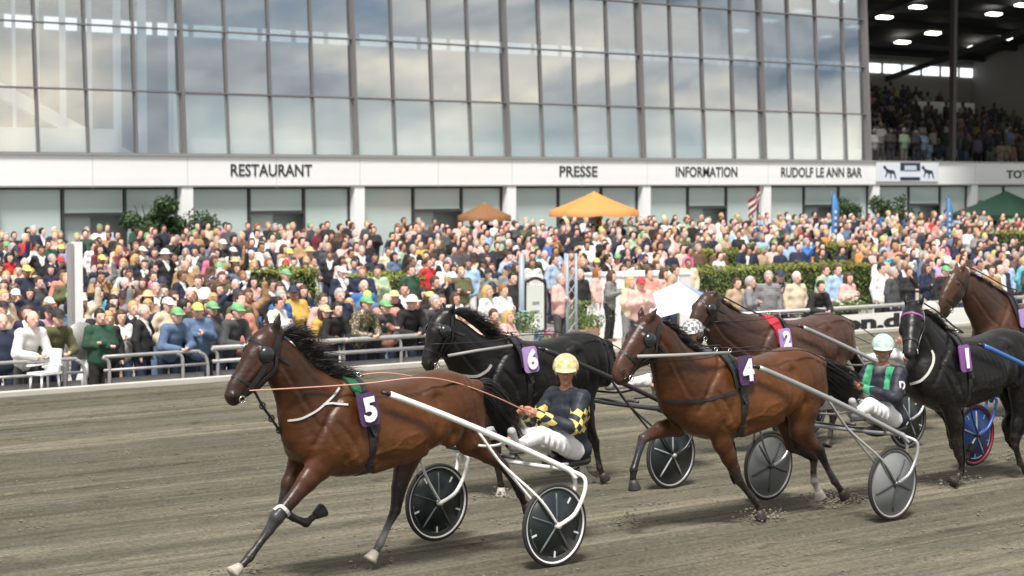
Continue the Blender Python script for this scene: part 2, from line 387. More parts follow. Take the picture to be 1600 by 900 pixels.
# ------------------------------------------------------------------ GRANDSTAND
YF = 57.5; BX = [34.61+6.835*i for i in range(-4, 9)]         # pillar axes
GO = (48, YF, 0)
gs = empty('grandstand', GO, label='long grandstand with white lettered fascia, mirrored upper windows and dark open tier', cat='grandstand')
def gp(name, mt, c, s, rot=(0, 0, 0), parent=None): return cube(name, mt, c, s, parent or gs, rot, GO)
XL, XG, XR = BX[0], 68.45, 100.
FB, FT = 3.03, 4.03
LEAN = R(3.0)
def yl(z): return YF+math.tan(LEAN)*(z-FT)
gp('fascia', M_white, ((XL+XR)/2, YF, (FB+FT)/2), (XR-XL, .5, FT-FB))
gp('fascia_coping', M_pale, ((XL+XR)/2, YF-.02, FT+.03), (XR-XL, .6, .06))
gp('fascia_soffit', M_white, ((XL+XR)/2, YF+1.0, FB+.06), (XR-XL, 1.6, .1))
for x in BX:
    gp('pillar', M_white, (x, YF-.02, (FB+.2)/2+.001), (.42, .42, FB-.2))
# ground-floor glazing
def glass_mat(key, tint, refl, rough=.02, gcol=(.92, .95, .97)):
    m, n, L, b = node_mat(key); n.remove(b); o = n['Material Output']
    tr = n.new('ShaderNodeBsdfTransparent'); tr.inputs[0].default_value = (*tint, 1); gl = n.new('ShaderNodeBsdfGlossy'); gl.inputs['Color'].default_value = (*gcol, 1); gl.inputs['Roughness'].default_value = rough
    mxx = n.new('ShaderNodeMixShader'); mxx.inputs[0].default_value = refl
    tc = n.new('ShaderNodeTexCoord'); x = n.new('ShaderNodeTexNoise'); x.inputs['Scale'].default_value = .6; u = n.new('ShaderNodeBump'); u.inputs['Strength'].default_value = .05; u.inputs['Distance'].default_value = .1
    L(tc.outputs['Object'], x.inputs['Vector']); L(x.outputs['Fac'], u.inputs['Height']); L(u.outputs[0], gl.inputs['Normal'])
    L(tr.outputs[0], mxx.inputs[1]); L(gl.outputs[0], mxx.inputs[2]); L(mxx.outputs[0], o.inputs[0]); return m
M_glass = glass_mat('coated_glass', (.60, .66, .68), .50)
M_glassl = glass_mat('left_glass', (.90, .93, .94), .34)
M_glassc = glass_mat('clear_glass', (.97, .99, .99), .30)
M_skypane = mat('sky_painted_shop_glass', (.50, .60, .58), .12, spec=.6, noise=.07, nscale=.35)  # opaque panes with the pale sky reflection painted into their colour
for i in range(len(BX)-1):
    a, b_ = BX[i]+.21, BX[i+1]-.21
    if b_ < 24: continue
    cuts = [a, a+(b_-a)*.36, a+(b_-a)*.70, b_]
    for j in range(3):
        x0, x1 = cuts[j], cuts[j+1]
        door = (j == 1)
        if door:
            gp('shop_pane', M_skypane, ((x0+x1)/2, YF+.12, 2.62), (x1-x0-.08, .02, .78))
            gp('door_head', M_dark, ((x0+x1)/2, YF+.1, 2.18), (x1-x0, .12, .10))
            gp('door_pane', M_skypane, (x0+(x1-x0)*.27, YF+.3, 1.28), ((x1-x0)*.46, .02, 1.7))
        else: gp('shop_pane', M_skypane, ((x0+x1)/2, YF+.12, 1.72), (x1-x0-.08, .02, 2.56))
        gp('window_mullion', M_dark, (x0+.03, YF+.1, 1.74), (.08, .11, 2.57))
    gp('window_mullion', M_dark, (b_-.03, YF+.1, 1.74), (.08, .11, 2.57))
    gp('window_head', M_dark, ((a+b_)/2, YF+.09, 2.99), (b_-a, .13, .07))
M_screen = mat('sky_tone_screen', (.40, .47, .46), .8, noise=.10, nscale=.5)  # pale screens added in place of sky mirrored in the shop windows
for i in range(len(BX)-1):
    if BX[i+1] > 26: gp('added_pale_screen', M_screen, ((BX[i]+BX[i+1])/2, YF+.75, 1.9), (6.3, .04, 2.5))
gp('shop_back_wall', mat('interior_wall', (.30, .30, .28), .8), ((XL+XR)/2, YF+7, 1.7), (XR-XL, .2, 2.7))
gp('shop_floor', M_step, ((XL+XR)/2, YF+3.5, .42), (XR-XL, 7, .04))
# upper glazing: panes, mullions, transoms
rows = [FT+.06, 6.08, 8.10, 10.12, 12.2, 14.3]
PW = 6.835/4
for i in range(3, len(BX)-4 if False else 9):
    x0 = BX[i-1] if i-1 >= 0 else None
bays = [(BX[i], i) for i in range(0, 9) if BX[i] < XG-1]
for bx, bi in bays:
    if bx+6.8 < 26: continue
    for q in range(4):
        cx = bx+PW*(q+.5)
        if cx > XG: continue
        for r_ in range(len(rows)-1):
            z0, z1 = rows[r_], rows[r_+1]
            jit = (R(random.uniform(-.35, .35)), 0, R(random.uniform(-.5, .5)))
            gp('glass_pane', M_glassc if (r_ == 0 and bx > 34) else (M_glassl if bx < 34 else M_glass), (cx, yl((z0+z1)/2)+.02, (z0+z1)/2), (PW-.05, .012, z1-z0-.04), (-LEAN+jit[0], 0, jit[2]))
        if q: gp('mullion', M_mull, (bx+PW*q, yl(9.2)-.03, 9.2), (.040, .12, 10.4), (-LEAN, 0, 0))
    gp('main_mullion', M_mull, (bx, yl(9.2)-.05, 9.2), (.10, .22, 10.4), (-LEAN, 0, 0))
gp('main_mullion', M_mull, (XG, yl(9.2)-.05, 9.2), (.20, .26, 10.4), (-LEAN, 0, 0))
for z in rows:
    gp('transom', M_mull, ((BX[2]+XG)/2, yl(z)-.045, z), (XG-BX[2]-.2, .10, .045), (-LEAN, 0, 0))
M_unused = None
M_end = glass_mat('end_glass', (.5, .55, .6), .3)
# rooms behind the glass: raked floor, back wall with a strip of windows, dark ceiling with lamps
YB2 = 76.
M_in = mat('tier_wall', (.20, .19, .175), .8, noise=.1, nscale=.5); M_dk = mat('tier_ceiling', (.012, .013, .015), .85)
rk = MB(); n_t = 14
for i in range(n_t):
    y0 = YF+1.0+i*(YB2-YF-1.0)/n_t; y1 = YF+1.0+(i+1)*(YB2-YF-1.0)/n_t; z = FT-.2+i*.26
    rk.box(((XL+XR)/2-48, (y0+y1)/2-YF, (z+3.2)/2), (XR-XL, y1-y0, z-3.2))
rk.build('raked_tier', M_step, gs)
def tier_z(Y): return FT-.2+max(0, min(n_t-1, math.floor((Y-YF-1.0)/((YB2-YF-1.0)/n_t))))*.26
zt = 8.0
gp('back_wall', M_in, ((XL+XR)/2, YB2+.1, 6.2), (XR-XL, .2, 6.6))
for x in np.arange(26, XR, 1.75):
    gp('strip_window', mat('strip_daylight', (.8, .85, .85), .4, emit=(.92, .97, 1), estr=.85), (x, YB2-.05, 9.62), (1.45, .06, .52))
gp('back_wall_top', M_in, ((XL+XR)/2, YB2+.1, 10.0), (XR-XL, .2, .98))
ca = math.atan2(4.6, YB2-YF+1); cl = math.hypot(4.6, YB2-YF+1)
gp('ceiling', M_dk, ((XL+XR)/2, (YB2+YF-1)/2, 10.4+2.3), (XR-XL, cl, .15), (-ca, 0, 0))
for k_ in range(8):
    yy = YF+1.5+k_*2.3; zz = 10.4+4.6*(YB2-yy)/(YB2-YF+1)-.22
    gp('roof_beam', M_dk, ((XL+XR)/2, yy, zz), (XR-XL, .18, .30), (-ca, 0, 0))
M_lamp = mat('ceiling_lamp_glow', (.9, .9, .85), .5, emit=(1, .96, .84), estr=5.0)
for px_, py_ in ((1382, 27), (1434, 11), (1410, 66), (1458, 52), (1553, 22), (1524, 74), (1570, 60), (1598, 8), (1203, 32), (1157, 48), (1253, 17), (1288, 57), (1334, 42), (1310, 2)):
    d = ray(px_, py_); sl = 4.6/(YB2-YF+1)     # intersection with the sloping ceiling
    tt = (10.4+YB2*sl-.45-CAMZ)/(d[2]+sl*d[1]); p_ = CP+d*tt
    gp('ceiling_lamp', M_lamp, p_, (1.0, .34, .07), (-ca, 0, 0))
gp('tier_post', mat('brown_steel', (.045, .035, .032), .5), (74.9, YF+.5, 9.), (.24, .24, 10.))
for x in (78.6, 92): gp('roof_truss', M_dk, (x, (YB2+YF)/2, 11.2), (.14, cl, .3), (-ca, 0, 0))
gp('added_shade_canopy', M_dk, ((XG+XR)/2+1, YF-7.2, 15.1), (XR-XG, 15, .2))  # unseen canopy added to shade the crowd in the open tier
gp('tier_end_wall', M_in, (XR, YF+9.6, 8), (.2, 20, 9))
gp('roof_edge', M_white, ((XL+XR)/2, YF-.6, 14.7), (XR-XL, 1.2, .8))
gp('side_glazing', M_end, (XG+.1, YF+9.5, 8.8), (.02, 18, 9.4))
# blinds behind the lowest glass row, balustrade, curtains and stair at the left end
M_blind = mat('pale_blind', (.82, .87, .86), .8, noise=.10, nscale=.8)
for bx, bi in bays:
    if bx < 34: continue
    for q in range(4):
        if bx+PW*(q+.5) > XG: continue
        gp('blind', M_blind, (bx+PW*(q+.5), YF+.6, 5.1+random.uniform(-.03, .03)), (PW+.0, .02, 1.85))
gp('balustrade', mat('balustrade_white', (.85, .88, .86), .6), ((34.6+XG)/2, YF+.4, 4.35), (XG-34.6, .05, .5))
M_curt = mat('pale_blue_curtain', (.62, .72, .80), .8)
for px_, wd in ((22, .10), (58, .14), (98, .2), (140, .14), (183, .26), (222, .3), (268, .22)):
    p_ = at_y(px_, 120, YF+.75); gp('curtain', M_curt, (p_[0], YF+.75, 7.6), (wd, .06, 7.2))
p0, p1 = at_y(-10, 137, YF+1.1), at_y(200, 248, YF+1.1); dd = p1-p0
gp('stair_stringer', mat('stair_pale', (.8, .76, .70), .7), (p0+p1)/2, (np.linalg.norm(dd), .4, .42), (0, -math.atan2(dd[2], dd[0]), 0))
gp('counter', M_blind, (30.3, YF+.8, 4.45), (4.6, .3, .85))
for i in range(len(BX)-1):
    for f_ in (0, .5): gp('fascia_joint', mat('joint_grey', (.50, .51, .52), .7), (BX[i]+6.835*f_, YF-.2515, 3.5), (.018, .004, 1.04))
gp('fascia_drip', M_pale, ((XL+XR)/2, YF-.255, FB+.03), (XR-XL, .012, .05))
M_let = mat('lettering_grey', (.035, .04, .045), .6)
for s_, xa, xb in (('RESTAURANT', 360, 487), ('PRESSE', 874, 933), ('INFORMATION', 1056, 1152), ('RUDOLF LE ANN BAR', 1220, 1346)):
    a = at_y(xa, 270, YF-.26); b_ = at_y(xb, 270, YF-.26)
    text_obj('lettering', s_, .56, M_let, gs, ((a[0]+b_[0])/2-48, -.262, 3.56), (R(90), 0, 0), .01, .006, b_[0]-a[0])
a = at_y(1573, 273, YF-.26); text_obj('lettering', 'TOTO', .5, M_let, gs, (a[0]+1.15-48, -.262, 3.50), (R(90), 0, 0), .01, .014, 2.3)

# ------------------------------------------------------------------ banner with trotters on the fascia
pa, pb = at_y(1369, 272, YF-.3), at_y(1466, 272, YF-.3)
bn = empty('fascia_banner', ((pa[0]+pb[0])/2, YF-.3, 3.62), label='white banner with dark horses and a navy board hanging on the grandstand fascia', cat='banner')
wB = pb[0]-pa[0]; cube('sheet', mat('banner_white', (.72, .76, .84), .6), (0, 0, 0), (wB, .03, .84), bn)
M_navy = mat('banner_navy', (.02, .03, .06), .6)
cube('navy_board', M_navy, (.15, -.02, .22), (1.35, .02, .34), bn); cube('navy_board', M_navy, (.15, -.02, -.30), (1.35, .02, .14), bn)
cube('pale_panel', mat('banner_pale', (.5, .58, .68), .6), (.15, -.034, .17), (.8, .02, .2), bn)
def trotter_print(cx, sc):
    P = [(-.62, .30), (-.5, .34), (-.34, .16), (-.1, .10), (.22, .08), (.32, -.02), (.44, -.36), (.36, -.38), (.22, -.10), (.05, -.08), (.0, -.36), (-.06, -.36), (-.08, -.08), (-.28, -.06), (-.44, -.3), (-.5, -.27), (-.38, -.02), (-.5, .14), (-.66, .2)]
    V = [(cx+x*sc, -.02, y*sc) for x, y in P]+[(cx+x*sc, -.028, y*sc) for x, y in P]; n = len(P)
    mesh('horse_print', V, [tuple(range(n, 2*n))]+[(i, (i+1) % n, n+(i+1) % n, n+i) for i in range(n)], M_navy, bn)
trotter_print(-1.15, .8); trotter_print(1.45, .8)

# ------------------------------------------------------------------ RAILS along the track
def rail(x0, x1, label, curve_right=True, zt=.44, posts=1.62, wide=False):
    o = empty('track_rail', (x0, YB, -.5), label=label, cat='railing')
    L_ = x1-x0; r = .03 if not wide else .045
    b = MB(); pts = [(0, 0, zt+.5)]+[(L_-.35, 0, zt+.5)]+([(L_-.15, 0, zt+.47), (L_-.03, 0, zt+.36), (L_, 0, zt+.1), (L_, 0, .05)] if curve_right else [(L_, 0, zt+.5)])
    b.tube(smooth_path(pts, 4) if curve_right else pts, r, 10); b.build('top_rail', M_pale, o, True)
    b = MB(); b.tube([(0, 0, zt+.28), (L_-.02, 0, zt+.28)], r*.8, 8); b.build('middle_rail', M_pale, o, True)
    x = .1
    while x < L_-.1:
        b = MB(); b.tube(smooth_path([(x-.12, 0, zt+.49), (x-.02, 0, zt+.42), (x, 0, zt+.2), (x, 0, .02)], 4), .03, 8); b.build('post', M_pale, o, True); x += posts
    cube('mesh_panel', mat('rail_mesh', (.16, .16, .16), .7, noise=.2, nscale=14), (L_/2, .05, .36), (L_-.1, .012, .46), o)
    return o
xr0 = at_y(-60, 600, YB)[0]
X = lambda px: at_y(px, 560, YB)[0]
rail(xr0, X(133), 'grey metal rail ending left of the white post at the far left of the track')
rail(X(162), X(325), 'grey metal rail section between the white post and the leading horse', posts=1.35)
rail(X(332), X(690), 'long grey metal rail behind the head of the leading brown horse', False, .47, 1.9, True)
Xb0, Xb1 = at_y(1130, 500, YB)[0], at_y(1640, 480, YB)[0]
rail(Xb0, Xb1, 'white topped rail above the lettered banner at the right of the apron', False, .50, 2.2, True)
bb = empty('rail_banner', (Xb0, YB-.12, 0), label='long white banner with black lettering hanging on the right hand rail', cat='banner')
cube('sheet', mat('banner_cloth', (.74, .74, .72), .6, noise=.04, nscale=1), ((Xb1-Xb0)/2, 0, .15), (Xb1-Xb0, .03, .42), bb)
lt = at_y(1352, 500, YB-.14)
text_obj('lettering', 'ron.d', .42, mat('banner_black', (.015, .015, .015), .6), bb, (lt[0]-Xb0, -.02, .16), (R(90), 0, 0), .004, .02, 2.3)
cube('kerb_board', M_kerb, ((Xb1-Xb0)/2, .0, -.03), (Xb1-Xb0, .05, .12), bb)
# ================================================================== HORSES
M_coat = mat('horse_coat', rough=.38, spec=.38, attr='col', noise=.16, nscale=11, bump=.45, bscale=13, stretch=(1, 1, 1.6))
M_hair = mat('black_hair', (.014, .012, .012), .42)
M_hairb = mat('brown_hair', (.03, .016, .010), .42)
M_strap = mat('black_leather', (.015, .015, .017), .4)
M_strapw = mat('white_leather', (.55, .54, .52), .45)
M_strapg = mat('grey_leather', (.30, .30, .29), .5)
M_steel = mat('bright_steel', (.7, .7, .7), .2, 1.)
M_hoof = mat('horn_hoof', (.40, .36, .31), .7, noise=.2, nscale=20)
M_hoofd = mat('dark_hoof', (.03, .027, .025), .55)
M_eye = mat('eye_dark', (.01, .008, .006), .08)
M_pur = mat('purple_cloth', (.06, .026, .085), .6)
M_purl = mat('lilac_cloth', (.34, .22, .50), .6)
M_num = mat('number_white', (.85, .84, .86), .5)
TRUNK = [(2.10, 1.34, 1.10, .07), (2.05, 1.42, 1.02, .13), (1.95, 1.50, .93, .20), (1.80, 1.575, .87, .235), (1.62, 1.625, .83, .24), (1.42, 1.60, .84, .265), (1.2, 1.572, .865, .295),
         (1.0, 1.575, .90, .31), (.82, 1.60, .96, .30), (.62, 1.64, 1.02, .285), (.45, 1.625, 1.03, .275), (.32, 1.56, 1.03, .25), (.22, 1.47, 1.05, .20), (.15, 1.36, 1.12, .12)]
class Rig:
    def __init__(s, X0, Yc): s.X0 = X0; s.Yc = Yc
    def T(s, x, y, w=0.):
        P = at_y(x, y, s.Yc-w); return np.array([s.X0-P[0], w, P[2]])
    def pair(s, a, b, hw, shr=.87):
        p, q = s.T(*a), s.T(*b); r = np.linalg.norm(p-q)/2*shr; return ((p+q)/2, r, hw/r, None)
def hair_mesh(name, strands, mt, parent, loc, sides=3):
    b = MB()
    for pts, r in strands:
        n = len(pts); b.tube(pts, [r*(1-.85*(i/(n-1))**1.5) for i in range(n)], sides)
    return b.build(name, mt, parent, True, loc=loc)
def hoof(a, d, mt, parent, loc, sc=1.):
    d = np.asarray(d, float); d /= np.linalg.norm(d); b = MB()
    b.tube([a-d*.030*sc, a+d*.01*sc, a+d*.052*sc, a+d*.066*sc], [.034*sc, .046*sc, .060*sc, .061*sc], 12)
    return b.build('hoof', mt, parent, True, loc=loc)
def leg(B, rig, J, w, dark, light, k=.03, tone=None):
    """J: first entries metric ('m',u,z,r,lat) or pixel (x,y,r,lat[,colour])"""
    out = []
    for q in J:
        if q[0] == 'm': p = np.array([q[1]+rig.du, w, q[2]]); r, la = q[3], q[4]; c = light if len(q) < 6 else q[5]
        else:
            ww = w*.82 if len(out) > 4 else w
            p = rig.T(q[0], q[1], ww); r, la = q[2], q[3]; c = q[4] if len(q) > 4 and q[4] is not None else dark
        out.append((p, r*(.84 if r < .058 else .96), la, c))
    for i in range(len(out)-1):
        a, b = out[i], out[i+1]; cc = a[3] if (len(J[i]) > 4 and J[i][0] != 'm') or J[i][0] == 'm' else a[3]
        B.cap(a[0], b[0], a[1], b[1], k if i < 3 else .015, (a[2], b[2]), cc)
    return out
def horse(S):
    rig = Rig(S['X0'], S['Yc']); rig.du = S.get('du', 0); T = rig.T; off = 1.2; vox = S.get('vox', .014); du, dz = S.get('du', 0), S.get('dz', 0)
    root = empty('harness_horse', (S['X0']-off, S['Yc'], 0), math.pi, S['label'], 'horse', S.get('group', 'harness horses racing past the grandstand'))
    L0 = (-off, 0, 0); bc, lc = S['body'], S['legc']
    B = Body((-.75, -.5, -.05), (3.3, .5, 2.35), vox)
    B.trunk([(u+du, a+dz, b+dz, h) for u, a, b, h in TRUNK], bc, .02)
    bd = tuple(c*.92 for c in bc)
    for s in (-1, 1):
        B.ell((1.74+du, s*.15, 1.20+dz), (.17, .10, .30), .06, bc, rot_y(-.35))
        B.ell((1.55+du, s*.16, 1.02+dz), (.15, .09, .14), .05, bd)
        B.ell((.52+du, s*.14, 1.36+dz), (.26, .145, .24), .06, bc, rot_y(.3))
        B.ell((1.97+du, s*.09, 1.15+dz), (.10, .085, .16), .05, bd)
    for s in (-1, 1):
        B.cap((1.70+du, s*.175, 1.44+dz), (1.93+du, s*.15, 1.17+dz), .050, .060, .022, .75, bc)
        B.cap((1.62+du, s*.20, 1.24+dz), (1.56+du, s*.165, 1.00+dz), .060, .070, .028, .7, bc)
        B.cap((1.52+du, s*.19, 1.34+dz), (1.58+du, s*.20, 1.10+dz), .050, .045, .022, .7, bc)
        B.ell((.80+du, s*.19, 1.47+dz), (.10, .06, .06), .07, bc)
        B.cap((.30+du, s*.15, 1.47+dz), (.34+du, s*.175, 1.12+dz), .085, .075, .024, .8, bc)
        B.cap((.50+du, s*.17, 1.46+dz), (.60+du, s*.185, 1.10+dz), .10, .10, .026, .75, bc)
        B.cap((1.38+du, s*.17, .90+dz), (.90+du, s*.20, 1.0+dz), .05, .05, .04, 1., bd)
        B.cap((1.95+du, s*.07, 1.22+dz), (1.86+du, s*.11, 1.0+dz), .075, .07, .022, .9, bd)
    base = [(np.array([1.72+du, 0, 1.32+dz]), .29, .68, bc)]
    base += [rig.pair(a, b, h, .90) for a, b, h in S['neck']]
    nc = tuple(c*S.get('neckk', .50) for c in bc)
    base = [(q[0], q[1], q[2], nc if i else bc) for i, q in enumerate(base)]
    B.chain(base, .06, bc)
    for s in (-1, 1):
        a_, b_ = base[1], base[-1]; up_ = np.array([-.05, 0, .04])
        for t0, t1, rr0, rr1, o_ in ((0, .85, .075, .045, -.35), (.05, .95, .06, .04, .38)):
            p0 = a_[0]*(1-t0)+b_[0]*t0; p1 = a_[0]*(1-t1)+b_[0]*t1; nv = np.array([.75, 0, -.6])
            B.cap(p0+nv*o_*a_[1]*-1+np.array([0, s*(a_[1]*a_[2]*.62), 0]), p1+nv*o_*b_[1]*-1+np.array([0, s*(b_[1]*b_[2]*.62), 0]), rr0, rr1, .03, .75, nc)
    if 'head' in S:
        hd = [rig.pair(a, b, h, .86) for a, b, h in S['head']]
    else: hd = S['headm']
    nh = len(hd); mz = S.get('muzzle', tuple(c*.35 for c in bc)); hc = S.get('headc', bc)
    hd2 = []
    for i, q in enumerate(hd): hd2.append((q[0], q[1], q[2], tuple(np.array(hc)*(1-(i/(nh-1))**3)+np.array(mz)*(i/(nh-1))**3)))
    B.chain(hd2, .025, hc)
    # cheek, eye ridge, nostrils
    hax = hd2[-1][0]-hd2[1][0]; hax /= np.linalg.norm(hax); lat = S.get('latv', np.array([0, 1., 0])); upv = np.cross(lat, hax); upv /= np.linalg.norm(upv)
    if upv[2] > 0 or (abs(upv[2]) < .9 and upv[0] < 0): pass
    fwd = hd2[2][0]-(hd2[0][0]); 
    ee = S['eye'] if 'eye' in S else None
    for s in (-1, 1):
        e0 = hd2[2][0]*.55+hd2[1][0]*.45; fr = np.cross(hax, lat); fr = fr if fr[0]*1+fr[2]*.3 > 0 else -fr
        B.ell(e0+fr*hd2[2][1]*.45+lat*s*.088, (.034, .022, .030), .02, hc)
        B.ell(hd2[2][0]-fr*hd2[2][1]*.25+lat*s*.07+hax*.02, (.085, .045, .085), .03, hc)
        B.ell(hd2[-2][0]+fr*hd2[-2][1]*.4+lat*s*.042, (.028, .022, .024), .012, mz); B.ell(hd2[-2][0]+fr*hd2[-2][1]*.45+lat*s*.058+hax*.012, (.013, .012, .016), .004, (.004, .003, .003))
        B.cap(hd2[-1][0]-fr*hd2[-1][1]*.2+lat*s*.045+hax*.02, hd2[-3][0]-fr*hd2[-3][1]*.55+lat*s*.05, .006, .006, .004, 1., (.006, .004, .004))
    for s, (a, b) in zip((1, -1), S['ears']):
        a = T(a[0], a[1], s*.065) if len(a) == 2 else np.array(a); b = T(b[0], b[1], s*.085) if len(b) == 2 else np.array(b)
        mdp = a+(b-a)*.45; B.cap(a, mdp, .030, .036, .015, .55, S.get('earc', hc)); B.cap(mdp, b, .036, .007, .01, .55, S.get('earc', hc))
    O_ = lambda pts: [(x+du, z+dz) for x, z in pts]
    for pts, dp, sg in (([(1.63, 1.58), (1.84, 1.37), (1.97, 1.14)], .016, .024), ([(1.50, 1.50), (1.47, 1.28), (1.40, 1.08), (1.49, .93)], .016, .024), ([(1.78, 1.30), (1.63, 1.14), (1.57, 1.00)], .013, .020),
        ([(.80, 1.44), (.80, 1.24), (.86, 1.05)], .020, .045), ([(.43, 1.56), (.38, 1.32), (.36, 1.08), (.32, .92)], .014, .020), ([(.74, 1.45), (.67, 1.25), (.62, 1.08)], .012, .028), ([(.58, 1.50), (.52, 1.30), (.50, 1.10)], .009, .020),
        ([(1.34, 1.50), (1.1, 1.49), (.86, 1.52)], .008, .026), ([(1.46, .99), (1.15, .97), (.88, 1.07)], .008, .022), ([(1.70, 1.02), (1.62, .92)], .010, .02), ([(1.88, 1.28), (1.80, 1.12)], .010, .018)): B.inset(O_(pts), dp, sg)
    for i in range(7): B.inset(O_([(1.34-.07*i, 1.40), (1.27-.07*i, 1.20), (1.24-.07*i, 1.03)]), .0035, .014)
    for pts in ([(1.42, 1.02), (1.25, 1.06), (1.08, 1.04), (.95, 1.12)], [(1.25, 1.06), (1.16, 1.14), (1.02, 1.17)], [(1.60, 1.02), (1.70, .96), (1.66, .86)], [(.62, 1.02), (.54, .96), (.52, .86)], [(1.80, 1.22), (1.74, 1.10), (1.70, 1.05)]): B.inset(O_(pts), -.0055, .011)
    nb = [q[0] for q in base[1:]]; nr = [q[1] for q in base[1:]]
    B.inset([(p[0]+.38*r_*.78, p[2]-.38*r_*.6) for p, r_ in zip(nb, nr)], .013, .020); B.inset([(p[0]-.45*r_*.78, p[2]+.45*r_*.6) for p, r_ in zip(nb, nr)], .008, .022); B.inset([(p[0]+.55*r_*.78, p[2]-.5*r_*.6) for p, r_ in zip(nb, nr)], -.005, .012)
    fr0 = np.cross(hax, lat); fr0 = fr0 if fr0[0]+fr0[2]*.3 > 0 else -fr0
    if 'latv' not in S:
        q2 = lambda i, f: tuple((hd2[i][0]+fr0*hd2[i][1]*f)[[0, 2]])
        B.inset([q2(1, .15), q2(2, .22), q2(4, .15)], -.006, .014); B.inset([q2(2, .0), q2(3, -.1), q2(4, -.1)], .008, .016); B.inset([q2(0, -.55), q2(1, -.8), q2(2, -1.0)], .008, .014); B.inset([q2(3, .45), q2(5, .35)], .005, .012)
    ends = []
    for key, w in (('nf', .135), ('ff', -.135), ('nh', .14), ('fh', -.14)):
        if key not in S: continue
        hoofm = S['hooves'].get(key, M_hoofd); J = leg(B, rig, S[key], w, lc, bd); ends.append((J, hoofm))
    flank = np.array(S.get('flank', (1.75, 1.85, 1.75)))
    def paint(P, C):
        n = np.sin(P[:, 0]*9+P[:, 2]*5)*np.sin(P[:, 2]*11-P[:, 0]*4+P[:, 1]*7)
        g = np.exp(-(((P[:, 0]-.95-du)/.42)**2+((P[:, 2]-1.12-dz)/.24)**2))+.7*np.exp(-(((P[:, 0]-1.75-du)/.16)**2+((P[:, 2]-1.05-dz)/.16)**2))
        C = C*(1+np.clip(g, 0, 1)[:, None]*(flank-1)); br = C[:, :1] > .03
        sp_ = (np.sin(P[:, 0]*61+3*np.sin(P[:, 2]*37))*np.sin(P[:, 2]*53+P[:, 1]*29) > .55)*.12
        C = C*(1+.13*n[:, None]+br*sp_[:, None])
        d_ = np.sin(P[:, 0]*83+5*np.sin(P[:, 2]*41))*np.sin(P[:, 2]*97+P[:, 1]*71+3*np.sin(P[:, 0]*33)); f_ = np.clip((.62-P[:, 2])/.6, 0, 1)*(.22+.5*(d_ > .25))*.55+.10*((d_ > .75) & (P[:, 2] < 1.1))
        return C*(1-f_[:, None])+np.array([[.17, .15, .12]])*f_[:, None]
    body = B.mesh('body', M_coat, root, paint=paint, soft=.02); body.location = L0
    for J, hm in ends:
        d = J[-1][0]-J[-2][0]; hoof(J[-1][0], d, hm, root, L0)
    bv = bvh_of(body)
    # eyes
    for s in (1, -1):
        e = MB(); fr = np.cross(hax, lat); fr = fr if fr[0]+fr[2]*.3 > 0 else -fr
        e.lathe([(.001, -.02), (.012, -.016), (.02, 0), (.012, .016), (.001, .02)], hd2[2][0]*.55+hd2[1][0]*.45+fr*hd2[2][1]*.45+lat*s*.100, 10); e.build('eye', M_eye, root, True, loc=L0)
    # nostrils and the line of the mouth
    for s in (1, -1):
        q = hd2[-2][0]+fr*hd2[-2][1]*.55+lat*s*.12+hax*.01; l, nr, _, _ = bv.find_nearest(Vector(q)); l = np.array(l); nr = np.array(nr)
        if not np.any(np.isnan(l)):
            t1 = hax-nr*np.dot(hax, nr); t1 /= np.linalg.norm(t1); t2 = np.cross(nr, t1); V = [l+nr*.004]+[l+nr*.0015+t1*.022*math.cos(a)+t2*.013*math.sin(a) for a in np.linspace(0, 2*math.pi, 11)[:-1]]
            mesh('nostril', V, [(0, 1+i, 1+(i+1) % 10) for i in range(10)], M_eye, root, True).location = L0
        pm = []
        for t in (0, .3, .6, 1.): 
            q = hd2[-1][0]*(1-t)+hd2[-3][0]*t-fr*(hd2[-1][1]*.15*(1-t)+hd2[-3][1]*.5*t)+lat*s*.12+hax*.035*(1-t); l, nr, _, _ = bv.find_nearest(Vector(q)); pm.append(np.array(l)+np.array(nr)*.0005)
        b = MB(); b.tube(smooth_path(pm, 4), [.003]*(3*4+1), 5); b.build('mouth_line', M_eye, root, True, loc=L0)
    # mane
    mc = [T(x, y) for x, y in S['crest']]; md = np.array(S['maned']); st = []
    cp = smooth_path(mc, 8)
    for _ in range(int(2.3*S.get('nmane', 260))):
        q = random.random()*(len(cp)-1); i = int(q); r0 = cp[i]+(cp[min(i+1, len(cp)-1)]-cp[i])*(q-i)
        sp_ = rng.normal(0, 1, 3)*np.array([.045, .05, .035]); Lh = S.get('manel', .24)*random.uniform(.55, 1.15)
        dirv = md*np.array([1.25, 1, .62])+sp_*(2.2+1.5*random.random()); dirv /= np.linalg.norm(dirv); pts = []
        for j in range(6):
            t = j/5; pts.append(r0-np.array([0, 0, .02])+np.array([0, (random.random()-.5)*.012, 0])+dirv*Lh*t+np.array([-.03*t*t, .03*math.sin(t*5+q)*t, -S.get('droop', .10)*t*t]))
        st.append((pts, random.uniform(.0028, .0058)))
    hair_mesh('mane', st, S.get('hair', M_hair), root, L0)
    # tail
    tg = smooth_path([T(x, y, w) for x, y, w in S['tail']] if S['tail'] else [np.array(q) for q in ((.20+du, 0, 1.47+dz), (.02+du, 0, 1.44+dz), (-.16+du, .0, 1.22+dz), (-.27+du, .0, .95+dz), (-.32+du, 0, .66+dz))], 5); n = len(tg); st = []
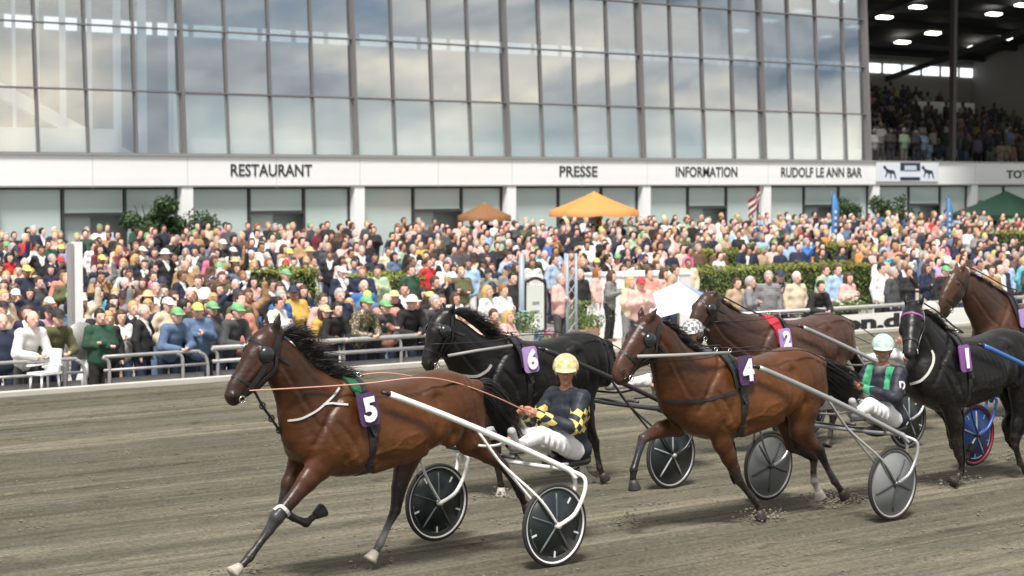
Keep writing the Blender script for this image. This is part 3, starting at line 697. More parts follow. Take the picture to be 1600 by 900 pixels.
    for _ in range(int(1.9*S.get('ntail', 300))):
        a = random.uniform(0, 6.28); rr = math.sqrt(random.random()); ln = random.uniform(.6, 1.0); pts = []; ph_ = random.uniform(0, 6)
        k_ = max(4, int(n*ln))
        for j in range(k_):
            t = j/(n-1); sp_ = (.03+S.get('tailw', .13)*math.sin(min(1, t*1.25)*math.pi*.62))*rr
            pts.append(tg[j]+np.array([.3*sp_*math.cos(a), sp_*math.cos(a)*.7, sp_*math.sin(a)])+.012*np.array([0, math.sin(t*9+ph_), math.cos(t*7+ph_)]))
        st.append((pts, random.uniform(.0032, .0065)))
    hair_mesh('tail', st, S.get('hair', M_hair), root, L0)
    # harness: girth, saddle pad, breast collar, head straps
    def rg(u, lean=0.): return ringcast(bv, (u+du, 0, 1.22+dz), (lean, 0, 1), (0, 1, 0), 0, 2*math.pi, 44)
    strap('girth', bv, rg(1.47, .06), .065, S.get('girthm', M_strap), root, .004, .008).location = L0
    strap('saddle_pad', bv, ringcast(bv, (1.45+S.get('padu', .05)+du, 0, 1.25+dz), (.06, 0, 1), (0, 1, 0), -1.25, 1.25, 26), .15, S.get('padm', M_strap), root, .010, .018).location = L0
    strap('saddle_strap', bv, ringcast(bv, (1.45+du, 0, 1.25+dz), (.06, 0, 1), (0, 1, 0), -1.9, 1.9, 30), .05, M_strap, root, .030, .008).location = L0
    for pts in S.get('collar', []): strap('breast_collar', bv, [T(*p) if len(p) == 3 else np.array(p[1:]) for p in pts], S.get('collarw', .026), S.get('collarm', M_strapg), root, .006, .008).location = L0
    for nm, pts, wd, mt_ in S.get('straps', []):
        strap(nm, bv, [T(*p) for p in pts], wd, mt_, root, .006, .006).location = L0
    def headring(p, r, wd, mt_, nm, tilt=0.):
        pts = ringcast(bv, p, np.cross(hax, lat), lat, 0, 2*math.pi, 26, .30)
        if len(pts) > 10: strap(nm, bv, pts, wd, mt_, root, .005, .005).location = L0
    headring(hd2[4][0] if nh > 5 else hd2[3][0], .1, .026, S.get('noseb', M_strap), 'noseband')
    headring(hd2[1][0]+hax*.02, .12, .024, S.get('browm', M_strap), 'browband')
    fr = np.cross(hax, lat); fr = fr if fr[0]+fr[2]*.3 > 0 else -fr
    bitp = hd2[-2][0]-fr*hd2[-2][1]*.55
    for s in (1, -1):
        strap('cheek_strap', bv, [hd2[0][0]+lat*s*.08, hd2[1][0]+lat*s*.11-fr*.02, hd2[3][0]+lat*s*.09-fr*.02, bitp+lat*s*.06], .022*S.get('hw', 1), M_strap, root, .006, .005).location = L0
        strap('cheek_strap', bv, [hd2[0][0]+lat*s*.06, hd2[2][0]+lat*s*.11-fr*.09, hd2[4][0]+lat*s*.08-fr*.08], .020*S.get('hw', 1), M_strap, root, .006, .005).location = L0
        if S.get('blinker'):
            b = MB(); c0 = hd2[2][0]*.6+hd2[1][0]*.4+fr*hd2[2][1]*.22+lat*s*.112; Vv = []; nn = 9
            for i in range(nn):
                for j in range(9):
                    th = math.pi*(i/(nn-1)-.5); p2 = (j/8-.5)*math.pi; v = (hax*math.sin(p2)*.068+(-fr)*(math.sin(th)*math.cos(p2)*.072)+lat*s*math.cos(p2)*math.cos(th)*.05)
                    Vv.append(c0+v)
            b.add(Vv, [(i*9+j, i*9+j+1, (i+1)*9+j+1, (i+1)*9+j) for i in range(nn-1) for j in range(8)]); o = b.build('blinker', mat('blinker_plastic', (.015, .018, .02), .3, coat=.4), root, True, loc=L0)
            sm = o.modifiers.new('thickness', 'SOLIDIFY'); sm.thickness = .005
        b = MB(); q = bitp+lat*s*.075; b.tube([q+(.028*(math.cos(a)*hax+math.sin(a)*fr)) for a in np.linspace(0, 2*math.pi, 13)], .005, 6); b.build('bit_ring', M_steel, root, True, loc=L0)
    # check rein from saddle to poll, and rings
    top = [np.array([1.50+du, 0, 1.68+dz])]+[T(x, y) for x, y in S['check']]
    b = MB(); b.tube(smooth_path(top, 4), .009, 6); b.build('check_rein', M_strap, root, True, loc=L0)
    if 'marting' in S:
        P_ = [T(*p) for p in S['marting']]; b = MB(); b.tube(smooth_path(P_, 4), .011, 6)
        for q in P_[1:4]: b.tube([q+np.array([.025*math.cos(a), .0, .025*math.sin(a)]) for a in np.linspace(0, 6.28, 10)], .007, 5)
        b.build('martingale', M_strap, root, True, loc=L0)
    if 'headpole' in S:
        b = MB(); b.tube([T(*p) for p in S['headpole']], .016, 8); b.build('head_pole', M_strapg, root, True, loc=L0)
    # number cloth
    px_, py_, w_, h_, tilt = S['plate']; c = T(px_, py_, .325); c[1] = .325
    l, nr, _, _ = bv.find_nearest(Vector(c)); c = np.array([c[0], max(l[1], .24)+.062, c[2]])
    ph_ = []; W2, H2, rr = w_/2, h_/2, .035
    for cx, cy, a0 in ((W2-rr, H2-rr, 0), (-W2+rr, H2-rr, 90), (-W2+rr, -H2+rr, 180), (W2-rr, -H2+rr, 270)):
        for a in (0, 30, 60, 90): ph_.append((cx+rr*math.cos(R(a0+a)), cy+rr*math.sin(R(a0+a))))
    n = len(ph_); bend = lambda x, z: -.5*x*x-.18*max(0, z-.02)
    V = [(x, bend(x, z), z) for x, z in ph_]+[(x, bend(x, z)-.012, z) for x, z in ph_]+[(0, 0, 0), (0, -.012, 0)]
    F = [(i, (i+1) % n, 2*n) for i in range(n)]+[(n+(i+1) % n, n+i, 2*n+1) for i in range(n)]+[(n+i, n+(i+1) % n, (i+1) % n, i) for i in range(n)]
    pl = mesh('number_cloth', V, F, S.get('platem', M_pur), root); pl.location = (c[0]-off, c[1], c[2]); pl.rotation_euler = (R(4), R(tilt), 0)
    if S['num']: text_obj('number', S['num'], h_*.98, S.get('numm', M_num), pl, (0, .013, -.01), (R(90), 0, R(180)), .004, .012)
    # wear-leather saddle terrets
    b = MB()
    for s in (-1, 1): b.tube([np.array([1.47+du, s*.09, 1.64+dz])+np.array([.02*math.cos(a), 0, .02*math.sin(a)+.02]) for a in np.linspace(0, 6.28, 9)], .004, 5)
    b.build('terret', M_steel, root, True, loc=L0)
    return root, rig, bv, body

BAY = (.066, .022, .006); DKL = (.011, .009, .009); BOOT = (.05, .053, .060); BLK = (.0045, .004, .004); BRN = (.085, .036, .02)
H5 = dict(hw=1.9, X0=11.23, Yc=13.6, body=BAY, legc=DKL, headc=(.036, .013, .008), muzzle=(.03, .018, .014), earc=(.02, .014, .012), vox=.012, blinker=True, num='5',
    label='leading bright brown horse with purple number 5 cloth, grey leg boots and white shafts', plate=(580, 640, .195, .265, 7), padm=mat('green_pad', (.01, .10, .05), .6),
    neck=[((533, 593), (449, 702), .17), ((511, 588), (446, 665), .14), ((487, 571), (440, 636), .115), ((463, 544), (431, 610), .10), ((446, 526), (424, 588), .09)],
    head=[((412, 509), (440, 538), .085), ((394, 521), (433, 562), .098), ((381, 545), (430, 586), .10), ((371, 567), (414, 602), .085), ((362, 586), (398, 611), .068), ((355, 600), (388, 616), .052), ((352, 612), (378, 626), .052), ((359, 622), (371, 629), .042)],
    ears=[((430, 520), (437, 487)), ((413, 516), (417, 493))],
    crest=[(436, 517), (452, 525), (468, 543), (488, 566), (510, 584), (528, 590)], maned=(-.55, .0, .62), manel=.27, droop=.10, nmane=330, ntail=430,
    nf=[('m', 1.74, 1.20, .17, .55), (500, 727, .125, .6, BAY), (480, 752, .088, .7, (.06, .022, .012)), (457, 780, .062, .8), (432, 809, .062, .95, BOOT), (420, 829, .046, 1., DKL), (404, 851, .035, 1.), (390, 870, .043, 1.), (380, 881, .034, 1.), (372, 888, .030, 1.)],
    ff=[('m', 1.74, 1.20, .17, .55), (468, 722, .105, .6, BAY), (452, 755, .068, .8), (441, 797, .053, 1.), (458, 809, .034, 1.), (478, 817, .042, 1.), (489, 808, .030, 1.), (496, 803, .028, 1.)],
    nh=[('m', .50, 1.36, .215, .6), (712, 645, .205, .62, BAY), (736, 684, .160, .6, (.10, .034, .015)), (762, 709, .086, .65, (.04, .018, .012)), (786, 727, .056, .8), (800, 749, .034, 1.), (813, 772, .042, 1.), (818, 784, .032, 1.), (822, 790, .028, 1.)],
    fh=[('m', .50, 1.34, .20, .6), (662, 668, .17, .6, (.07, .026, .014)), (636, 715, .125, .65, (.04, .018, .012)), (624, 760, .075, .75), (618, 797, .056, .9), (605, 824, .034, 1., (.22, .225, .24)), (594, 849, .042, 1.), (588, 860, .034, 1.), (584, 866, .03, 1.)],
    hooves=dict(nf=M_hoof, fh=M_hoof, nh=M_hoofd, ff=M_hoofd),
    tail=[(740, 606, 0), (762, 618, 0), (785, 648, .02), (805, 675, .02), (818, 690, 0)], tailw=.20,
    collar=[[(538, 600, .2), (524, 617, .2), (512, 628, .2), (494, 643, .18), (470, 654, .12), (446, 654, -.02)], [(506, 632, .2), (522, 628, .22), (548, 631, .26)]], marting=[(398, 612, .03), (410, 634, .02), (424, 654, .0), (436, 672, -.02), (447, 690, -.02)], collarm=M_strapw, collarw=.016,
    straps=[('boot_strap', [(422, 785, .15), (436, 786, .17), (448, 800, .17), (452, 806, .15)], .03, M_strapw)],
    check=[(540, 588), (515, 566), (492, 538), (470, 524), (444, 514)])

WHT = (.62, .56, .52); RED = mat('red_pad', (.42, .015, .03), .6)
MLEG = dict(nf=[('m', 1.74, 1.20, .17, .55), ('m', 1.66, .92, .11, .6), ('m', 1.63, .75, .075, .7), ('m', 1.66, .50, .055, 1., DKL), ('m', 1.60, .34, .034, 1., DKL), ('m', 1.56, .22, .042, 1., DKL), ('m', 1.60, .12, .032, 1., DKL), ('m', 1.62, .08, .03, 1., DKL)],
    ff=[('m', 1.74, 1.20, .17, .55), ('m', 1.80, .95, .11, .6), ('m', 1.92, .86, .07, .7), ('m', 2.02, .80, .055, 1., DKL), ('m', 1.96, .66, .034, 1., DKL), ('m', 1.90, .56, .042, 1., DKL), ('m', 1.84, .50, .032, 1., DKL), ('m', 1.80, .48, .03, 1., DKL)],
    nh=[('m', .50, 1.36, .215, .6), ('m', .50, 1.05, .20, .6), ('m', .45, .90, .14, .6), ('m', .25, .72, .08, .7), ('m', .15, .60, .055, .9, DKL), ('m', .12, .40, .034, 1., DKL), ('m', .12, .22, .042, 1., DKL), ('m', .15, .12, .032, 1., DKL), ('m', .17, .08, .03, 1., DKL)],
    fh=[('m', .50, 1.36, .21, .6), ('m', .62, 1.02, .18, .6), ('m', .68, .88, .13, .6), ('m', .62, .70, .08, .7), ('m', .58, .60, .055, .9, DKL), ('m', .70, .42, .034, 1., DKL), ('m', .78, .28, .042, 1., DKL), ('m', .82, .20, .032, 1., DKL), ('m', .84, .16, .03, 1., DKL)])
H4 = dict(hw=1.5, X0=15.26, Yc=13.3, body=(.078, .026, .0065), legc=DKL, headc=(.045, .016, .009), muzzle=(.11, .055, .04), vox=.013, blinker=True, num='4',
    label='bright brown horse with purple number 4 cloth, raised front leg and grey shafts', plate=(1171, 579, .20, .27, 4),
    neck=[((1097, 551), (1042, 655), .17), ((1073, 541), (1038, 622), .14), ((1052, 522), (1035, 592), .115), ((1039, 508), (1031, 566), .10), ((1029, 500), (1022, 548), .09)],
    head=[((1008, 493), (1030, 520), .085), ((990, 506), (1030, 542), .098), ((981, 520), (1023, 562), .10), ((974, 535), (1008, 568), .084), ((967, 551), (997, 575), .067), ((961, 563), (991, 584), .058), ((958, 574), (986, 593), .057), ((961, 586), (976, 596), .048)],
    ears=[((1013, 502), (1027, 481)), ((1001, 500), (1003, 479))], crest=[(1029, 499), (1046, 513), (1068, 536), (1088, 549)], maned=(-.45, 0, .30), manel=.17, droop=.08, nmane=240,
    nf=[('m', 1.74, 1.20, .17, .55), (1129, 690, .115, .6, BAY), (1139, 714, .084, .7, (.05, .02, .012)), (1147, 733, .062, .8), (1153, 749, .054, 1.), (1163, 762, .036, 1.), (1180, 783, .043, 1.), (1186, 795, .033, 1.), (1187, 801, .030, 1.)],
    ff=[('m', 1.78, 1.15, .17, .55), (1060, 664, .115, .6, BAY), (1032, 671, .080, .7, (.06, .022, .012)), (1005, 685, .054, 1., BOOT), (998, 706, .036, 1.), (990, 734, .042, 1.), (989, 747, .033, 1.), (990, 754, .030, 1.)],
    nh=[('m', .50, 1.36, .215, .6), (1254, 636, .20, .62, BAY), (1252, 668, .15, .6, (.08, .028, .012)), (1264, 692, .092, .65, (.03, .015, .012)), (1280, 703, .060, .8), (1291, 728, .036, 1., BOOT), (1304, 752, .044, 1.), (1312, 763, .033, 1.), (1316, 769, .029, 1.)],
    fh=[('m', .50, 1.34, .20, .6), (1232, 655, .16, .6, (.07, .026, .014)), (1240, 690, .11, .65, (.02, .015, .012)), (1262, 706, .07, .75), (1272, 716, .052, .9), (1271, 736, .034, 1.), (1272, 752, .043, 1., WHT), (1277, 764, .034, 1., WHT), (1279, 770, .031, 1., WHT)],
    hooves=dict(fh=M_hoof), tail=[(1262, 566, 0), (1284, 580, 0), (1311, 597, 0), (1336, 611, 0), (1350, 624, 0)], tailw=.17, ntail=380,
    collar=[[(1040, 622, .02), (1062, 631, .18), (1092, 628, .22), (1122, 620, .24), (1152, 612, .27)]], collarm=M_strap, check=[(1122, 540), (1098, 540), (1070, 525), (1045, 503)], headpole=[(996, 557, .12), (1060, 555, .20), (1140, 551, .22)])
H6 = dict(X0=15.06, Yc=16.1, body=BLK, legc=BLK, headc=BLK, muzzle=(.03, .025, .024), vox=.014, blinker=True, num='6', neckk=1.,
    label='black horse with lilac number 6 cloth and windblown mane beside the leading horse', plate=(833, 562, .19, .265, 4), platem=M_purl,
    neck=[((787, 538), (728, 622), .17), ((768, 532), (715, 603), .14), ((746, 519), (708, 586), .12), ((727, 504), (704, 570), .105), ((713, 495), (701, 555), .09)],
    head=[((686, 484), (708, 508), .085), ((676, 493), (708, 526), .10), ((670, 508), (702, 540), .10), ((668, 525), (694, 550), .085), ((664, 541), (688, 560), .068), ((661, 552), (683, 567), .058), ((661, 562), (680, 574), .056), ((666, 571), (676, 577), .045)],
    ears=[((702, 491), (712, 473)), ((692, 488), (693, 471))], crest=[(704, 484), (722, 493), (742, 508), (764, 527), (780, 536)], maned=(-.55, 0, .5), manel=.30, droop=.16, nmane=320,
    nf=[('m', 1.74, 1.20, .17, .55), (762, 672, .115, .6), (772, 700, .08, .7), (778, 725, .056, 1.), (780, 742, .035, 1.), (783, 757, .042, 1.), (783, 763, .032, 1.), (783, 766, .03, 1.)],
    ff=[('m', 1.74, 1.20, .17, .55), (745, 660, .11, .6), (730, 680, .07, .7), (722, 696, .053, 1.), (736, 704, .035, 1.), (748, 708, .042, 1.), (756, 704, .032, 1.), (760, 702, .03, 1.)],
    nh=[('m', .50, 1.36, .215, .6), (903, 625, .195, .62), (912, 655, .14, .6), (922, 677, .08, .7), (930, 690, .056, .9), (933, 710, .035, 1.), (937, 731, .042, 1.), (940, 738, .033, 1.), (942, 742, .03, 1.)],
    fh=[('m', .50, 1.34, .20, .6), (884, 640, .16, .6), (886, 672, .11, .6), (897, 692, .07, .75), (904, 700, .05, .9), (907, 716, .034, 1., WHT), (912, 736, .042, 1., WHT), (916, 742, .033, 1., WHT), (918, 745, .03, 1.)],
    hooves=dict(fh=M_hoof, nf=M_hoof), tail=[(922, 556, 0), (938, 548, 0), (950, 556, 0), (958, 572, 0), (962, 592, 0)], tailw=.12,
    collar=[[(706, 585, .0), (724, 591, .14), (745, 590, .18), (762, 580, .2), (768, 570, .2)]], collarm=M_strapg, check=[(800, 526), (780, 522), (750, 505), (720, 488)], headpole=[(700, 556, .12), (745, 548, .2), (800, 540, .22)])
H2 = dict(X0=19.5, Yc=16.55, body=(.070, .034, .024), legc=DKL, headc=(.05, .026, .018), muzzle=(.02, .015, .014), vox=.015, blinker=True, num='2', noseb=M_strapg, flank=(1.15, 1.1, 1.05),
    label='dark brown horse with red pad and number 2 cloth behind the horse numbered 4', plate=(1231, 530, .20, .25, 4), platem=M_purl, padm=RED, padu=.15,
    neck=[((1196, 503), (1140, 578), .17), ((1170, 497), (1122, 562), .14), ((1147, 486), (1110, 547), .115), ((1131, 474), (1106, 533), .10), ((1120, 466), (1105, 522), .09)],
    head=[((1106, 459), (1124, 476), .085), ((1093, 464), (1122, 490), .10), ((1084, 475), (1117, 502), .10), ((1080, 488), (1108, 512), .08), ((1079, 500), (1103, 520), .066), ((1080, 511), (1100, 527), .057), ((1082, 521), (1099, 533), .055), ((1087, 529), (1096, 536), .045)],
    ears=[((1113, 466), (1122, 450)), ((1104, 463), (1106, 447))], crest=[(1121, 465), (1136, 474), (1154, 488), (1176, 499)], maned=(-.5, 0, .1), manel=.12, droop=.08, nmane=160, hair=M_hairb,
    nf=MLEG['nf'], ff=MLEG['ff'], fh=MLEG['fh'],
    nh=[('m', .50, 1.36, .215, .6), (1300, 595, .19, .62), (1300, 620, .14, .6), (1300, 640, .08, .7), (1302, 652, .056, .9), (1299, 666, .035, 1.), (1297, 682, .042, 1.), (1296, 688, .033, 1.), (1295, 690, .03, 1.)],
    hooves={}, tail=[(1316, 545, 0), (1330, 552, 0), (1340, 566, 0), (1344, 582, 0), (1342, 596, 0)], tailw=.1,
    collar=[[(1128, 565, .0), (1150, 572, .18), (1180, 560, .22)]], collarm=M_strap, check=[(1200, 494), (1176, 487), (1150, 474), (1128, 462)])
r1 = Rig(18.9, 13.5); _a = r1.T(1427, 484, 0.); _b = r1.T(1421, 556, .20)
_f = (_b-_a); _lat = np.array([-_f[1], _f[0], 0]); _lat /= np.linalg.norm(_lat)
H1 = dict(X0=18.9, Yc=13.5, body=BLK, legc=BLK, headc=BLK, muzzle=(.03, .027, .026), vox=.014, blinker=False, num='1', neckk=1.,
    label='black horse with purple number 1 cloth and purple browband at the right edge', plate=(1513, 560, .18, .28, 3), platem=mat('plum_cloth', (.20, .07, .26), .6), browm=mat('purple_band', (.25, .06, .22), .5),
    neck=[((1497, 537), (1455, 638), .17), ((1479, 521), (1443, 606), .14), ((1463, 504), (1436, 574), .12), ((1449, 491), (1431, 543), .105)],
    headm=[(_a+_f*t, r, .9, None) for t, r in ((-.02, .095), (.18, .118), (.36, .115), (.55, .092), (.72, .075), (.86, .066), (.96, .060))], latv=_lat,
    ears=[(list(_a+_lat*.06+np.array([0, 0, .03])), (_a+_lat*.09+np.array([-.02, 0, .17]))), (list(_a-_lat*.06+np.array([0, 0, .03])), (_a-_lat*.09+np.array([-.02, 0, .17])))],
    crest=[(1440, 482), (1455, 493), (1472, 512), (1488, 529)], maned=(-.4, 0, .2), manel=.18, droop=.12, nmane=200,
    nf=[('m', 1.74, 1.20, .17, .55), (1492, 660, .115, .6), (1494, 690, .076, .7), (1498, 710, .055, 1.), (1503, 726, .036, 1.), (1501, 739, .042, 1.), (1496, 746, .033, 1.), (1493, 749, .03, 1.)],
    ff=[('m', 1.74, 1.20, .17, .55), (1486, 650, .11, .6), (1488, 676, .072, .7), (1490, 696, .054, 1.), (1500, 706, .035, 1.), (1508, 716, .042, 1.), (1512, 708, .032, 1.), (1514, 704, .03, 1.)],
    nh=[('m', .50, 1.36, .215, .6), (1600, 640, .18, .6), (1592, 664, .12, .6), (1587, 683, .07, .8), (1586, 694, .054, .9), (1590, 710, .036, 1.), (1594, 724, .042, 1.), (1599, 730, .033, 1.), (1602, 733, .03, 1.)],
    fh=[('m', .50, 1.34, .20, .6), (1590, 640, .16, .6), (1576, 664, .10, .6), (1578, 684, .065, .8), (1582, 694, .052, .9), (1590, 706, .034, 1., WHT), (1598, 720, .042, 1., WHT), (1602, 726, .033, 1.), (1604, 728, .03, 1.)],
    hooves={}, tail=None, collar=[[(1464, 545, .22), (1461, 568, .22), (1452, 583, .2), (1436, 597, .14), (1424, 600, .0)]], collarm=M_strapw, check=[(1505, 520), (1488, 508), (1466, 488), (1444, 474)])
H7 = dict(X0=24.66, Yc=17.0, body=(.075, .030, .016), legc=DKL, headc=(.06, .026, .014), muzzle=(.025, .016, .012), vox=.017, blinker=False, num='', dz=-.03,
    label='brown horse with black mane at the far right behind the black horse', plate=(1604, 497, .2, .25, 3), platem=M_purl,
    neck=[((1585, 468), (1538, 548), .17), ((1563, 457), (1524, 522), .14), ((1541, 442), (1515, 498), .12), ((1524, 430), (1509, 478), .10)],
    head=[((1495, 421), (1512, 438), .085), ((1483, 428), (1510, 454), .10), ((1476, 441), (1504, 465), .10), ((1471, 454), (1496, 474), .08), ((1468, 465), (1490, 481), .066), ((1467, 475), (1486, 487), .057), ((1469, 485), (1481, 493), .05)],
    ears=[((1503, 424), (1508, 409)), ((1494, 422), (1495, 408))], crest=[(1512, 424), (1528, 433), (1548, 446), (1570, 459)], maned=(-.3, 0, .1), manel=.20, droop=.14, nmane=200,
    hooves={}, tail=None, collar=[], check=[(1590, 455), (1570, 447), (1540, 430), (1516, 418)], **MLEG)
# ================================================================== SULKIES
def wheel(parent, s, c, S, wy=.80):
    """s=+1 near side; c = hub (u, z)"""
    W_ = MB(); Rr = .355
    prof = [(Rr-.022+.020*math.cos(a), .020*math.sin(a)) for a in np.linspace(0, 2*math.pi, 11)]
    W_.lathe(prof, (0, 0, 0), 48, 'y'); o = W_.build('wheel', mat('tyre_rubber', (.02, .02, .02), .75), parent, True); o.location = (c[0], s*wy, c[1])
    b = MB(); prof = [(.334, .014), (.338, -.014), (.312, -.017), (.308, 0), (.312, .017), (.334, .014)]; b.lathe(prof, (0, 0, 0), 48, 'y'); b.build('rim', S['rim'], o, True)
    b = MB(); prof = [(.0001, .030), (.06, .026), (.312, .006), (.312, -.006), (.06, -.026), (.0001, -.030)]; b.lathe(prof, (0, 0, 0), 48, 'y'); b.build('disc', S['disc'], o, True)
    nsp = S.get('nsp', 5); a0 = S.get('a0', .35)
    for side in (1, -1):
        for k in range(nsp):
            a = a0+2*math.pi*k/nsp; b = MB(); cs, sn = math.cos(a), math.sin(a); pts = []; rr_ = []
            for t in (0.0, .25, .5, .75, 1.): r = .03+t*.24; pts.append((r*cs, side*(.031-.024*r/.312), r*sn)); rr_.append(.010+.003*math.sin(3*t))
            b.tube(pts, rr_, 6, flat=.8); b.build('spoke', S['spoke'], o, True)
        if S.get('marks', True):
            for k in range(nsp):
                a = a0+2*math.pi*(k+.5)/nsp; b = MB(); b.box((.245*math.cos(a), side*.0125, .245*math.sin(a)), (.055, .006, .016), rot_y(-a)); b.build('disc_mark', S['mark'], o)
            for k in (2, 3, 4):
                a = a0+2*math.pi*(k+.1)/nsp; arc = [((.27)*math.cos(q), side*.0095, .27*math.sin(q)) for q in np.linspace(a, a+.75, 8)]
                b = MB(); b.tube(arc, .004, 5); b.build('disc_line', S['spoke'], o, True)
    b = MB(); b.lathe([(.0001, .075), (.022, .07), (.028, .035), (.028, -.035), (.022, -.07), (.0001, -.075)], (0, 0, 0), 14, 'y'); b.build('hub', S['hub'], o, True)
    return o
def sulky(X0, Yc, S):
    o = empty('sulky', (X0, Yc, 0), math.pi, S['label'], 'sulky', 'two wheeled racing sulkies behind the horses'); m1 = S['shaft']
    k0 = S.get('drop', 0.)
    for s in (1, -1):
        wheel(o, s, (-.03, .355), S)
        sh = [(1.33, .33, 1.51), (.9, .42, 1.335), (.46, .53, 1.14), (.10, .62, .97), (-.20, .70, .82)]
        b = MB(); P = smooth_path([(u, s*w, z) for u, w, z in sh]+[(-.265, s*.735, .785), (-.30, s*.78, .72)], 5)
        b.tube(P, .026, 10); b.build('shaft', m1, o, True)
        b = MB(); b.tube([(1.33, s*.33, 1.51), (1.36, s*.325, 1.52), (1.405, s*.318, 1.53)], [.019, .018, .014], 8); b.build('shaft_tip', M_strap, o, True)
        for ww, w2 in ((.865, .85), (.735, .745)):
            b = MB(); b.tube(smooth_path([(-.265, s*.735, .785), (-.315, s*(ww-.02), .74), (-.32, s*ww, .66), (-.285, s*ww, .56), (-.20, s*ww, .44), (-.115, s*w2, .385), (-.03, s*w2, .355)], 4), .018, 8); b.build('fork', m1, o, True)
            b = MB(); b.tube(smooth_path([(.56, s*.505, 1.17), (.38, s*.58, .90), (.16, s*(ww-.04), .60), (-.03, s*w2, .355)], 5), .012, 7); b.build('stay', m1, o, True)
        b = MB(); b.tube(smooth_path([(.10, s*.62, .965), (.11, s*.50, .945), (.12, s*.40, .93)], 3), .012, 6); b.tube([(.12, s*.46, .90), (.12, s*.30, .90)], .016, 8); b.build('foot_rest', M_dark, o, True)
        b = MB(); b.tube(smooth_path([(-.10, s*.66, .87), (-.35, s*.42, .80), (-.60, s*.22, .75), (-.80, s*.12, .73)], 5), .015, 8); b.build('seat_stay', m1 if S.get('whiteseat') else M_dark, o, True)
    b = MB(); b.tube(smooth_path([(-.24, -.72, .80), (-.22, -.35, .79), (-.22, .35, .79), (-.24, .72, .80)], 5), .019, 10); b.build('cross_bar', m1, o, True)
    b = MB(); b.tube(smooth_path([(.30, -.57, 1.05), (.32, -.3, 1.00), (.32, .3, 1.00), (.30, .57, 1.05)], 5), .012, 8); b.build('front_bar', m1, o, True)
    B = Body((-1.25, -.3, .60), (-.55, .3, .95), .012); B.cap((-1.0, 0, .745), (-.72, 0, .72), .06, .05, .02, 3.0); B.cap((-1.03, 0, .78), (-1.06, 0, .82), .03, .02, .03, 5.0)
    B.mesh('seat', mat('seat_black', (.02, .02, .022), .5), o)
    return o

# ================================================================== DRIVERS
M_skin = mat('skin_tone', rough=.5, attr='col', noise=.04, nscale=30)
M_cloth = mat('racing_cloth', rough=.6, attr='col', noise=.06, nscale=14, bump=.5, bscale=26)
M_helm = mat('helmet_shell', rough=.28, attr='col', coat=.5)
SK = (.46, .25, .17)
def hand_prims(B, c, fw, up, sd, col, sc=1.):
    """gloved or bare hand gripping: c palm centre, fw knuckle direction, up thumb side, sd across"""
    fw, up, sd = [np.asarray(v, float)/np.linalg.norm(v) for v in (fw, up, sd)]
    B.ell(c, (.030, .042, .040), .008, col, np.stack([sd, fw, up], 1))
    for i, (l1, l2, l3) in enumerate(((.030, .026, .018), (.034, .030, .020), (.032, .027, .019), (.026, .021, .015))):
        k = c+fw*.036+up*(.030-.020*i); a = k+fw*l1*.8+sd*l1*.3; b = a+sd*l2-fw*l2*.1; d = b-fw*l3
        B.cap(k, a, .0105, .0098, .003, 1., col); B.cap(a, b, .0098, .009, .002, 1., col); B.cap(b, d, .009, .008, .002, 1., col)
    k = c+up*.030-fw*.01; a = k+up*.012+fw*.03+sd*.012; B.cap(k, a, .013, .011, .006, 1., col); B.cap(a, a+fw*.02+sd*.014, .011, .009, .002, 1., col)
